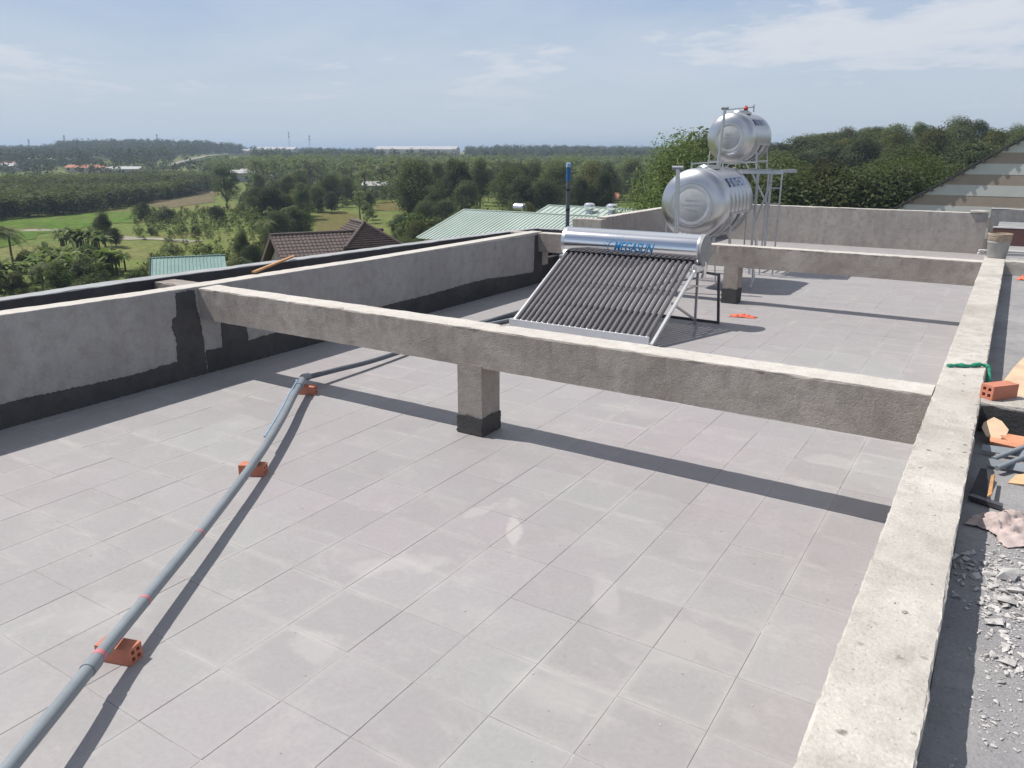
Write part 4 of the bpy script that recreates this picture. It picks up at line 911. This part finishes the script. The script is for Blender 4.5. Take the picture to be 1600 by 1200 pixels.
MB().add([(2*XRG-xleft(-4.2)+.5, -.1, -4.2-.5*slope_+.04), (XRG, -.1, zr_+.04), (XRG, 8.2, zr_+.04), (2*XRG-xleft(-4.2)+.5, 8.2, -4.2-.5*slope_+.04)], [(0, 1, 2, 3)]).build('roof_slope', 'dark_tile', gb)
# far houses, works and masts
def far_house(px, r, w, dpt, h, roof, wall_, label, name='village_house', rz=None, pitch=.3, cat='house'):
    x, y = polar(px, r); z = float(ground_h(x, y)); o = empty(name, (x, y, z), rz if rz is not None else random.uniform(-.4, .4)-YAW*0+.55, label, cat)
    MB().box(-w/2, w/2, -dpt/2, dpt/2, -.5, h).build('wall', wall_, o)
    rp = dpt/2*pitch; e = .5
    MB().add([(-w/2-e, -dpt/2-e, h-.1), (w/2+e, -dpt/2-e, h-.1), (w/2+e, 0, h+rp), (-w/2-e, 0, h+rp), (w/2+e, dpt/2+e, h-.1), (-w/2-e, dpt/2+e, h-.1)], [(0, 1, 2, 3), (3, 2, 4, 5), (0, 3, 5), (1, 4, 2), (0, 5, 4, 1)]).build('roof', roof, o)
    for k in range(max(1, int(w/4))): MB().box(-w/2+1.2+k*4, -w/2+2.3+k*4, -dpt/2-.03, -dpt/2+.02, 1.0, 2.3).build('window', 'dark_gap', o)
    return o
HS = [(12, 560, 16, 9, 3.5, 'far_red', 'far_pink', 'red-roofed village house at the far left edge of the valley'), (17, 520, 12, 9, 3.2, 'far_white', 'far_white', 'brightest white roof at the far left, beside the red-roofed house'),
      (44, 560, 11, 7, 3.2, 'far_white', 'far_pink', 'pale roofed house among the far-left trees'), (60, 640, 13, 8, 3.5, 'far_white', 'far_white', 'white roofed house uphill in the far-left village'),
      (101, 620, 14, 8, 3.5, 'far_white', 'far_white', 'lone white roof at the foot of the dark wooded ridge'), (190, 430, 9, 6, 3, 'far_white', 'far_white', 'small white hut left of the plantation end'),
      (204, 430, 13, 7, 3, 'far_white', 'far_white', 'long white roof above the middle of the plantation'), (386, 330, 9, 7, 3.5, 'far_white', 'far_white', 'white house in trees right of the lone field tree'),
      (395, 335, 6, 6, 4, 'far_white', 'far_white', 'narrow white building beside the white house in the trees'), (598, 215, 9, 6, 3.2, 'far_white', 'grey_wall', 'grey-white house at the meadow edge in mid valley'),
      (421, 300, 6, 5, 3, 'far_white', 'grey_wall', 'small pale hut among palms left of mid valley'), (848, 240, 12, 7, 3.2, 'far_red', 'far_pink', 'house with dull red roof in the wood above the green roofs'),
      (932, 150, 7, 6, 3.6, 'far_red', 'cream', 'little red-roofed house left of the big bright tree'), (146, 470, 20, 8, 2.5, 'far_red', 'far_pink', 'long low red-earth shed near the left plantation')]
for h_ in HS: far_house(*h_)
far_house(440, 1000, 45, 30, 9, 'far_white', 'far_white', 'pale works roofs on the skyline below the two masts', 'works_hall', .56, .2, 'hall')
far_house(398, 1050, 40, 20, 6, 'far_white', 'far_pink', 'pale hall at the end of the long embankment road', 'works_hall', .56, .2, 'hall')
far_house(658, 980, 92, 40, 9, 'far_white', 'far_pink', 'very long pale factory on the skyline in the middle', 'factory_hall', .50, .18, 'factory')
far_house(606, 1000, 20, 30, 10, 'far_white', 'far_white', 'shorter white factory hall at the left end of the long factory', 'factory_hall', .50, .2, 'factory')
def mast(px, r, h, label, arms=2):
    x, y = polar(px, r); z = float(ground_h(x, y)); o = empty('radio_mast', (x, y, z), .5, label, 'mast')
    MB().bar((-.8, -.8, 0), (-.15, 0, h), .16).bar((.8, -.8, 0), (.15, 0, h), .16).bar((0, .9, 0), (0, .1, h), .16).build('lattice', 'mast', o)
    for k in range(arms): MB().box(-.9, .9, -.15, .15, h*(.9-.12*k), h*(.9-.12*k)+1.2).build('aerial', 'mast', o)
mast(459, 1000, 30, 'taller radio mast on the skyline above the works'); mast(490, 1000, 26, 'shorter radio mast right of the taller one on the skyline'); mast(61, 900, 17, 'mast rising from the far-left village skyline')
mast(258, 950, 19, 'thin mast over the dark wooded ridge'); mast(116, 920, 18, 'pylon-like mast at the left end of the wooded ridge', 3)
# embankment road
pts = [(265, 520), (300, 620), (335, 740), (360, 860), (392, 1000)]; mb = MB(); top = []
for c, r_ in pts: x, y = polar(c, r_); top.append(Vector((x, y, float(ground_h(x, y))+1.6)))
for i in range(len(top)-1): mb.bar(top[i], top[i+1], 5, 1.2)
tag(mb.build('embankment_road', 'track'), kind='structure')

# ================================================================== VEGETATION
def leaf_mat(name, a, b_, c, trans=.36, obj=.75):
    m = bpy.data.materials.new(name); m.use_nodes = True; t = m.node_tree; t.nodes.clear()
    o = N(t, 'ShaderNodeOutputMaterial'); g_ = N(t, 'ShaderNodeNewGeometry'); oi = N(t, 'ShaderNodeObjectInfo')
    col = RAMP(t, g_.outputs['Random Per Island'], [(0, a), (.5, b_), (1, c)])
    k = RAMP(t, oi.outputs['Random'], [(0, 1-obj*.7), (1, 1+obj*.6)])
    col = MIX(t, 1.0, col, k, 'MULTIPLY')
    big = NOISE(t, g_.outputs['Position'], .035, 4, .6)
    col = MIX(t, RAMP(t, big, [(.40, 0.0), (.66, .5)]), col, tuple(x*y for x, y in zip(b_, (1.35, 1.3, 1.0))))
    d = N(t, 'ShaderNodeBsdfPrincipled'); t.links.new(col, d.inputs['Base Color']); d.inputs['Roughness'].default_value = .7; d.inputs['Specular IOR Level'].default_value = .12
    tr = N(t, 'ShaderNodeBsdfTranslucent'); t.links.new(MIX(t, 1.0, col, (1.1, 1.2, .65), 'MULTIPLY'), tr.inputs[0])
    mx = N(t, 'ShaderNodeMixShader'); mx.inputs[0].default_value = trans
    t.links.new(d.outputs[0], mx.inputs[1]); t.links.new(tr.outputs[0], mx.inputs[2]); t.links.new(mx.outputs[0], o.inputs[0]); return m
M['leaf'] = leaf_mat('broad_leaf', (.056, .075, .037), (.098, .122, .058), (.165, .184, .092))
M['leaf_dark'] = leaf_mat('dark_leaf', (.044, .060, .034), (.080, .101, .056), (.138, .156, .086), .28)
M['leaf_bright'] = leaf_mat('bright_leaf', (.050, .078, .026), (.098, .138, .046), (.19, .225, .095))
M['leaf_olive'] = leaf_mat('olive_leaf', (.065, .074, .030), (.105, .112, .048), (.155, .150, .072))
M['leaf_young'] = leaf_mat('young_plantation_leaf', (.095, .12, .062), (.145, .175, .09), (.20, .225, .12))
M['weed'] = leaf_mat('weed_leaf', (.09, .10, .045), (.135, .14, .062), (.19, .18, .09), .4)
M['leaf_scrub'] = leaf_mat('scrub_leaf', (.085, .11, .045), (.135, .165, .068), (.20, .215, .10))
M['leaf_palm'] = leaf_mat('palm_leaf', (.05, .068, .03), (.09, .105, .05), (.18, .185, .11))
M['leaf_banana'] = leaf_mat('banana_leaf', (.07, .11, .04), (.12, .165, .06), (.25, .28, .14))
M['bark'] = plain('bark', (.13, .10, .075), .95, var=.3, scale=4)
def cards(P, Nn, S, rn, asp=.55):
    """folded leaf-clump diamonds at points P facing Nn with sizes S"""
    n = len(P); a = rn.normal(0, 1, (n, 3)); a -= (a*Nn).sum(1)[:, None]*Nn; a /= np.linalg.norm(a, axis=1)[:, None]+1e-9; b_ = np.cross(Nn, a)
    S = S[:, None]; lift = Nn*S*.18
    V = np.stack([P-a*S, P-b_*S*asp+lift, P+a*S, P+b_*S*asp+lift], 1).reshape(-1, 3)
    i = np.arange(n)*4; return V, np.concatenate([np.stack([i, i+1, i+2], 1), np.stack([i, i+2, i+3], 1)]).reshape(2, n, 3).transpose(1, 0, 2).reshape(-1, 3)
def crown_arrays(rn, h, w, base, nclump, nleaf, ls, squash=.8, top=1.0):
    Ps, Ns, Ss = [], [], []
    for k in range(nclump):
        f = (k+.5)/nclump; z = base+(h-base)*(.12+.8*f)+rn.normal(0, .03*h)
        env = w/2*math.sin(math.pi*min(1, .22+.72*f**top)); th = k*2.4+rn.normal(0, .5); rad = env*rn.uniform(.25, .85)
        c = np.array([rad*math.cos(th), rad*math.sin(th), z]); cr = w*rn.uniform(.16, .27)
        m = int(nleaf/nclump*rn.uniform(.7, 1.3)); d = rn.normal(0, 1, (m, 3)); d[:, 2] += .25; d /= np.linalg.norm(d, axis=1)[:, None]
        rr_ = cr*rn.uniform(.55, 1.12, (m, 1))*np.array([1, 1, squash]); Ps.append(c+d*rr_)
        nn = d*.75+rn.normal(0, .55, (m, 3)); nn[:, 2] += .7; nn /= np.linalg.norm(nn, axis=1)[:, None]; Ns.append(nn); Ss.append(ls*rn.uniform(.6, 1.35, m))
    return np.concatenate(Ps), np.concatenate(Ns), np.concatenate(Ss)
def trunk_mesh(rn, h, w, base, r0):
    mb = MB(); lean = rn.normal(0, .03*h, 2); tp = (lean[0], lean[1], base+(h-base)*.55)
    mb.tube([(0, 0, -.4), (lean[0]*.3, lean[1]*.3, base*.6), tp], [r0, r0*.75, r0*.3], 8)
    for k in range(5):
        a = k*1.3+rn.uniform(0, 1); z0 = base*rn.uniform(.55, 1.0); q = w*rn.uniform(.22, .36)
        mb.tube([(lean[0]*.3, lean[1]*.3, z0), (q*.5*math.cos(a), q*.5*math.sin(a), z0+(h-base)*.25), (q*math.cos(a), q*math.sin(a), z0+(h-base)*rn.uniform(.35, .6))], [r0*.5, r0*.32, r0*.1], 6)
    m = mb.mesh('trunk'); m.materials.append(M['bark']); return m
def tree_proto(seed, h, w, base, ncl, nl, ls, mat, r0=.2, squash=.8, top=1.0):
    rn = np.random.default_rng(seed); P, Nn, S = crown_arrays(rn, h, w, base, ncl, nl, ls, squash, top); V, Fc = cards(P, Nn, S, rn)
    return npmesh('crown', V, Fc, M[mat]), trunk_mesh(rn, h, w, base, r0), h
PT = {'round': [tree_proto(s, 8, 7.5, 1.6, 30, 15000, .125, m) for s, m in ((1, 'leaf'), (2, 'leaf'), (3, 'leaf_dark'), (4, 'leaf_olive'))],
      'tall': [tree_proto(s, 11, 6.4, 3.0, 28, 13500, .13, m, .2, .8, .8) for s, m in ((5, 'leaf_dark'), (6, 'leaf'), (7, 'leaf_dark'))],
      'open': [tree_proto(s, 10, 7.5, 2.6, 15, 7000, .145, m, .22, .7) for s, m in ((8, 'leaf_dark'), (9, 'leaf_olive'))],
      'bright': [tree_proto(10, 9, 8, 1.2, 42, 30000, .085, 'leaf_bright', .25)],
      'bush': [tree_proto(s, 3, 3.6, .1, 12, 2600, .12, m, .08) for s, m in ((11, 'leaf_dark'), (12, 'leaf'), (13, 'leaf_olive'), (14, 'leaf_bright'))]}
def strap_leaf(mb, root, az, L, w, rise, droop, n=6, fold=.25):
    """one arched strap leaf (banana)"""
    o = len(mb.v); d = Vector((math.cos(az), math.sin(az), 0)); s = Vector((-math.sin(az), math.cos(az), 0))
    for i in range(n+1):
        t = i/n; p = Vector(root)+d*(L*t*(1-.15*t))+Vector((0, 0, rise*t-droop*t*t)); ww = w*math.sin(math.pi*min(1, .12+.86*t))
        mb.v += [tuple(p+s*ww+Vector((0, 0, ww*fold))), tuple(p), tuple(p-s*ww+Vector((0, 0, ww*fold)))]
    for i in range(n):
        a = o+3*i; mb.f += [(a, a+1, a+4, a+3), (a+1, a+2, a+5, a+4)]
def banana_proto(seed):
    rn = random.Random(seed); mb = MB()
    for st in range(3):
        bx, by, hh = rn.uniform(-.6, .6), rn.uniform(-.6, .6), rn.uniform(1.2, 2.2)
        for k in range(8): strap_leaf(mb, (bx, by, hh), k*2.4+rn.uniform(-.4, .4), rn.uniform(1.3, 2.2), rn.uniform(.2, .32), rn.uniform(.8, 1.9), rn.uniform(.6, 2.0))
        stx = mb
    c = mb.mesh('crown'); c.materials.append(M['leaf_banana']); t = MB()
    rn = random.Random(seed)
    for st in range(3):
        bx, by, hh = rn.uniform(-.6, .6), rn.uniform(-.6, .6), rn.uniform(1.2, 2.2)
        t.tube([(bx, by, -.3), (bx, by, hh+.1)], [.13, .08], 8)
        for k in range(8): [rn.uniform(0, 1) for _ in range(5)]
    tm_ = t.mesh('trunk'); tm_.materials.append(M['leaf_olive']); return c, tm_, 3.4
def palm_proto(seed, h):
    rn = random.Random(seed); mb = MB()
    for k in range(17):
        az_ = k*2.4+rn.uniform(-.3, .3); el = rn.uniform(-.1, 1.1); L = rn.uniform(2.3, 3.1); d = Vector((math.cos(az_), math.sin(az_), 0)); s = Vector((-math.sin(az_), math.cos(az_), 0)); P = []
        for i in range(9):
            t = i/8; P.append(Vector((0, 0, h))+d*(L*t*math.cos(el*.8)*(1-.1*t))+Vector((0, 0, L*(math.sin(el)*t-.75*t*t))))
        for i in range(1, 9):
            for q in (.0, .5):
                p = P[i-1].lerp(P[i], q); f = (i-1+q)/8; ll = .75*math.sin(math.pi*(.15+.8*f)); tan = (P[i]-P[i-1]).normalized()
                for sg in (-1, 1):
                    e = p+s*sg*ll*.8+tan*ll*.45+Vector((0, 0, -ll*.42)); o = len(mb.v); mb.v += [tuple(p-tan*.05), tuple(p+tan*.07), tuple(e)]; mb.f.append((o, o+1, o+2))
    c = mb.mesh('crown'); c.materials.append(M['leaf_palm']); t = MB().tube([(0, 0, -.4), (.1, 0, h*.5), (0, 0, h)], [.2, .14, .12], 8).mesh('trunk'); t.materials.append(M['bark']); return c, t, h
PT['banana'] = [banana_proto(s) for s in (1, 2, 3)]; PT['palm'] = [palm_proto(4, 5.0), palm_proto(5, 6.5)]
NAME = {'round': 'broadleaf_tree', 'tall': 'tall_tree', 'open': 'open_tree', 'bright': 'broadleaf_tree', 'bush': 'shrub', 'banana': 'banana_plant', 'palm': 'coconut_palm'}
CAT = {'round': 'tree', 'tall': 'tree', 'open': 'tree', 'bright': 'tree', 'bush': 'shrub', 'banana': 'banana plant', 'palm': 'palm'}
def plant(kind, x, y, hgt, label, group=None, var=None, wid=1.0, z=None):
    c, t, h = PT[kind][var if var is not None else random.randrange(len(PT[kind]))]; s = hgt/h
    o = empty(NAME[kind], (x, y, float(ground_h(x, y)) if z is None else z), random.uniform(0, 6.28), label, CAT[kind], group)
    sx = s*random.uniform(.9, 1.12)*wid; o.scale = (sx, sx*random.uniform(.92, 1.08), s)
    addobj('crown', c, o); addobj('trunk', t, o); return o
def pp_(px, row, dz=0):                                     # a pixel on the valley floor
    p = atz(px, row, GZ+dz); return p.x, p.y
def hpx(px, row, hp):                                       # height of something hp pixels tall standing there
    q = proj(atz(px, row, GZ)); return hp*q[2]/F_PX
def spot(kind, px, row, hp, label, group=None, var=None, wid=1.0):
    x, y = pp_(px, row); plant(kind, x, y, hpx(px, row, hp), label, group, var, wid)
# ---- singled-out plants
spot('open', 356, 327, 66, 'lone tall tree standing at the field edge left of centre', None, 0, 1.05)
spot('bush', 338, 347, 22, 'dark round shrub in the meadow, rightmost of three', 'meadow shrubs', 0, 1.3); spot('bush', 262, 349, 20, 'wide round shrub in the meadow, middle of three', 'meadow shrubs', 0, 1.4)
spot('bush', 227, 348, 28, 'upright pointed shrub in the meadow, leftmost of three', 'meadow shrubs', 0, .75)
spot('bush', 236, 368, 12, 'small dark shrub left of the dirt track in the meadow', 'meadow shrubs', 0); spot('bush', 306, 368, 14, 'small dark shrub above the teal shed', 'meadow shrubs', 0)
spot('bush', 392, 331, 30, 'dark bush just right of the lone tall tree', None, 0, 1.2); spot('bush', 381, 337, 14, 'low bush at the foot of the lone tall tree', None, 0)
spot('tall', 166, 385, 52, 'dark bushy tree rising behind the banana grove', None, 0, 1.0)
spot('round', 182, 388, 30, 'low dark tree right beside the banana grove', None, 2, .9)
spot('palm', 8, 450, 85, 'coconut palm with grey fronds at the left edge of the picture', 'near palms', 1); spot('palm', 70, 468, 50, 'coconut palm with drooping fronds just above the outer parapet at left', 'near palms', 0)
spot('palm', 24, 425, 60, 'coconut palm behind the left-edge palm', 'near palms', 0)
spot('palm', 418, 400, 50, 'coconut palm beside the gable of the brown tiled house', 'near palms', 0); spot('palm', 268, 415, 26, 'small palm behind the teal shed', 'near palms', 0)
spot('palm', 563, 345, 40, 'palm standing above the ridge of the brown tiled house', 'near palms', 1); spot('palm', 455, 372, 45, 'palm among the trees left of the brown roof ridge', 'near palms', 0)
spot('round', 437, 385, 52, 'big dark mango tree left behind the brown tiled house', None, 2, 1.1); spot('round', 398, 432, 48, 'glossy round tree right of the teal shed', None, 2, 1.0)
spot('tall', 383, 425, 62, 'slender dark tree between the teal shed and the brown house', None, 0, .8); spot('round', 470, 372, 40, 'leafy tree behind the brown roof, left half', None, 1, 1.2)
x, y = polar(1056, 62); plant('bright', x, y, 12.6, 'big bright-green leafy tree left of the steel tanks', None, 0, .84)
x, y = polar(1018, 68); plant('bright', x, y, 6.6, 'lower bright-green tree at the left foot of the big leafy one', None, 0, 1.0)
x, y = polar(1090, 75); plant('round', x, y, 13.0, 'dark green tree between the lower tank and the big bright tree', None, 0, 1.0)
# ---- banana grove and scrub, near left
for (c0, c1, r0, r1, n) in ((60, 190, 416, 446, 26), (90, 160, 388, 394, 12), (620, 690, 348, 372, 10), (-60, 20, 440, 470, 6)):
    for _ in range(n):
        px, row = random.uniform(c0, c1), random.uniform(r0, r1); x, y = pp_(px, row)
        plant('banana', x, y, random.uniform(2.5, 3.5), ('banana plant in the grove at the near left, '+('left end' if px < 100 else 'middle' if px < 140 else 'right end')+(', front' if row > 425 else ', back')) if c1 < 300 else 'banana plant in the thicket beside the green metal roof', 'banana grove' if c1 < 300 else 'bananas by the green roof')
def scatter(kind_w, c0, c1, r0, r1, n, h0, h1, label, group, keep=None, wid=1.0):
    for _ in range(n):
        for _try in range(30):
            px = random.uniform(c0, c1); r = math.sqrt(random.uniform(r0*r0, r1*r1)); x, y = polar(px, r)
            if keep is None or keep(px, r): break
        k = random.choice(kind_w); f = (px-c0)/(c1-c0); g = (r-r0)/(r1-r0)
        tail = (', leftmost part', ', left of the middle', ', right of the middle', ', rightmost part')[min(3, int(f*4))]+(', nearest row' if g < .34 else ', middle row' if g < .67 else ', farthest row')
        plant(k, x, y, random.uniform(h0, h1), (label if n > 12 else label)+tail, group, None, wid)
scatter(['bush'], 0, 420, 66, 130, 26, 1.0, 2.6, 'low scrub bush on the valley floor', 'valley scrub', lambda c, r: not (c < 230 and r > 95) and not (200 < c < 400 and 84 < r < 125))
scatter(['bush', 'round'], 600, 860, 70, 120, 20, 2.5, 5.0, 'young tree behind the green metal roofs', 'thicket behind the green roofs')
scatter(['round', 'tall', 'round', 'open'], 400, 720, 125, 215, 26, 3.5, 7.0, 'mid-valley tree beyond the brown roof', 'mid-valley trees', lambda c, r: not (480 < c < 565 and r < 155) and not (585 < c < 660 and r < 195))
scatter(['round', 'tall', 'tall', 'round'], 640, 1000, 120, 210, 44, 6.0, 10.0, 'taller tree behind the green metal roofs', 'wood behind the green roofs')
scatter(['palm'], 400, 700, 190, 300, 16, 6.0, 8.5, 'distant palm among the mid-valley trees', 'mid-valley palms')
scatter(['round', 'bright', 'round', 'tall', 'round'], 1175, 1420, 62, 95, 26, 7.0, 10.5, 'leafy tree at the right-hand hill foot', 'hill-foot trees')
scatter(['round', 'tall', 'open'], 1190, 1640, 95, 175, 84, 6.0, 9.5, 'tree on the right-hand hill slope', 'hill slope trees')
scatter(['tall', 'open', 'round'], 1230, 1640, 172, 200, 36, 6.0, 9.5, 'tree on the right-hand hill crest', 'hill crest trees')
# ---- woods that read as one mass
def wood(name, label, regions, ls, mat_i, nl, seed, up=.55):
    rn = np.random.default_rng(seed); Ps, Ns, Ss = [], [], []
    proto = [crown_arrays(rn, 1, .95, .12, 9, nl, ls, .8) for _ in range(7)]
    for (c0, c1, r0, r1, n, h0, h1, keep) in regions:
        for _ in range(n):
            c = rn.uniform(c0, c1); r = math.sqrt(rn.uniform(r0*r0, r1*r1))
            if keep is not None and not keep(c, r): continue
            x, y = polar(c, r); z = float(ground_h(x, y)); h = rn.uniform(h0, h1); P, Nn, S = proto[rn.integers(7)]
            a = rn.uniform(0, 6.28); ca, sa = math.cos(a), math.sin(a); wf = rn.uniform(.8, 1.15)
            Q = np.stack([(P[:, 0]*ca-P[:, 1]*sa)*h*wf+x, (P[:, 0]*sa+P[:, 1]*ca)*h*wf+y, P[:, 2]*h+z], 1); Ps.append(Q); U = Nn+np.array([-.25, -.1, up]); Ns.append(U/np.linalg.norm(U, axis=1)[:, None]); Ss.append(S*h)
    V, Fc = cards(np.concatenate(Ps), np.concatenate(Ns), np.concatenate(Ss), rn, .7)
    o = addobj(name, npmesh(name, V, Fc, M[mat_i])); return tag(o, label, 'wood' if 'grass' not in name else 'scrub', kind='stuff')
def r_row(row, z=GZ): return (CAM.z-z)*F_PX/(row-233)*.99
def plant_front(c): return r_row(np.interp(c, [-60, 0, 100, 200, 260, 330], [326, 322, 318, 308, 300, 290]))
wood('plantation_trees', 'dense young plantation with a dark front edge across the left fields', [(-90, 335, 150, 345, 4200, 3.4, 4.4, lambda c, r: r > plant_front(c)*1.02 and r < plant_front(c)*1.02+125)], .085, 'leaf_young', 100, 21, 1.3)
wood('valley_wood', 'broad mixed wood filling the middle of the valley', [(400, 1010, 205, 520, 1350, 5, 9.5, lambda c, r: not (c < 560 and r < 265)), (330, 420, 330, 520, 150, 5, 9, None)], .062, 'leaf', 150, 22)
wood('far_wood', 'distant hazy woods on the rising land along the skyline', [(-120, 1200, 520, 1150, 3300, 7, 12, lambda c, r: not (585 < c < 730 and r > 690) and not (420 < c < 470 and r > 800) and not (255 < c < 400 and r < 500+max(0, c-255)*3.6+20 and r > 430)), (-120, 330, 370, 520, 120, 4, 8, lambda c, r: (int(c/37)+int(r/40)) % 3 != 0), (100, 385, 900, 1080, 420, 9, 14, None)], .075, 'leaf_dark', 90, 23)
wood('hill_wood', 'closed canopy between the trees of the right-hand hill', [(1160, 1660, 85, 260, 330, 3.5, 6, None)], .05, 'leaf_dark', 260, 24)
def tuft(name, label, regions, seed, mat_i):
    rn = np.random.default_rng(seed); Ps, Ns, Ss = [], [], []
    for (c0, c1, r0, r1, n, h) in regions:
        for _ in range(n):
            c = rn.uniform(c0, c1); r = math.sqrt(rn.uniform(r0*r0, r1*r1)); x, y = polar(c, r); z = float(ground_h(x, y)); m = 34; w = rn.uniform(.6, 1.9)
            hh = h*rn.uniform(.4, 1.3); d = rn.normal(0, .45, (m, 3)); Ps.append(np.stack([x+d[:, 0]*w, y+d[:, 1]*w, z+np.abs(d[:, 2])*hh*1.4], 1))
            nn = rn.normal(0, 1, (m, 3)); nn /= np.linalg.norm(nn, axis=1)[:, None]; Ns.append(nn); Ss.append(rn.uniform(.1, .3, m))
    V, Fc = cards(np.concatenate(Ps), np.concatenate(Ns), np.concatenate(Ss), rn, .4); return tag(addobj(name, npmesh(name, V, Fc, M[mat_i])), label, 'scrub', kind='stuff')
wood('scrub_thicket', 'soft mixed thicket of low bushes over the middle of the valley', [(385, 720, 112, 270, 620, 1.4, 3.6, lambda c, r: not (485 < c < 562 and r < 160) and not (585 < c < 660 and r < 190)), (200, 400, 66, 100, 90, .8, 2.0, None), (-60, 480, 64, 165, 1100, .35, 1.1, lambda c, r: not (c < 235 and r > 90)), (200, 480, 120, 175, 260, .5, 1.6, None), (640, 1000, 75, 130, 260, 1.5, 3.5, None)], .075, 'leaf_scrub', 150, 27)
tuft('scrub_grass', 'rough grass and weeds over the near valley floor', [(-60, 200, 62, 80, 90, .3), (400, 700, 75, 110, 80, .4), (700, 1000, 60, 110, 500, .8)], 31, 'weed')
# ------------------------------------------------------------------ air
hz_m = bpy.data.materials.new('haze_air'); hz_m.use_nodes = True; t = hz_m.node_tree; t.nodes.clear()
o = N(t, 'ShaderNodeOutputMaterial'); pv = N(t, 'ShaderNodeVolumePrincipled'); pv.inputs['Color'].default_value = (.62, .78, 1, 1); pv.inputs['Density'].default_value = .00036; pv.inputs['Anisotropy'].default_value = .2
t.links.new(pv.outputs[0], o.inputs['Volume'])
hzb = MB().box(-9100, 9100, -9100, 9100, -13.5, 34).build('haze', hz_m); tag(hzb, kind='stuff')
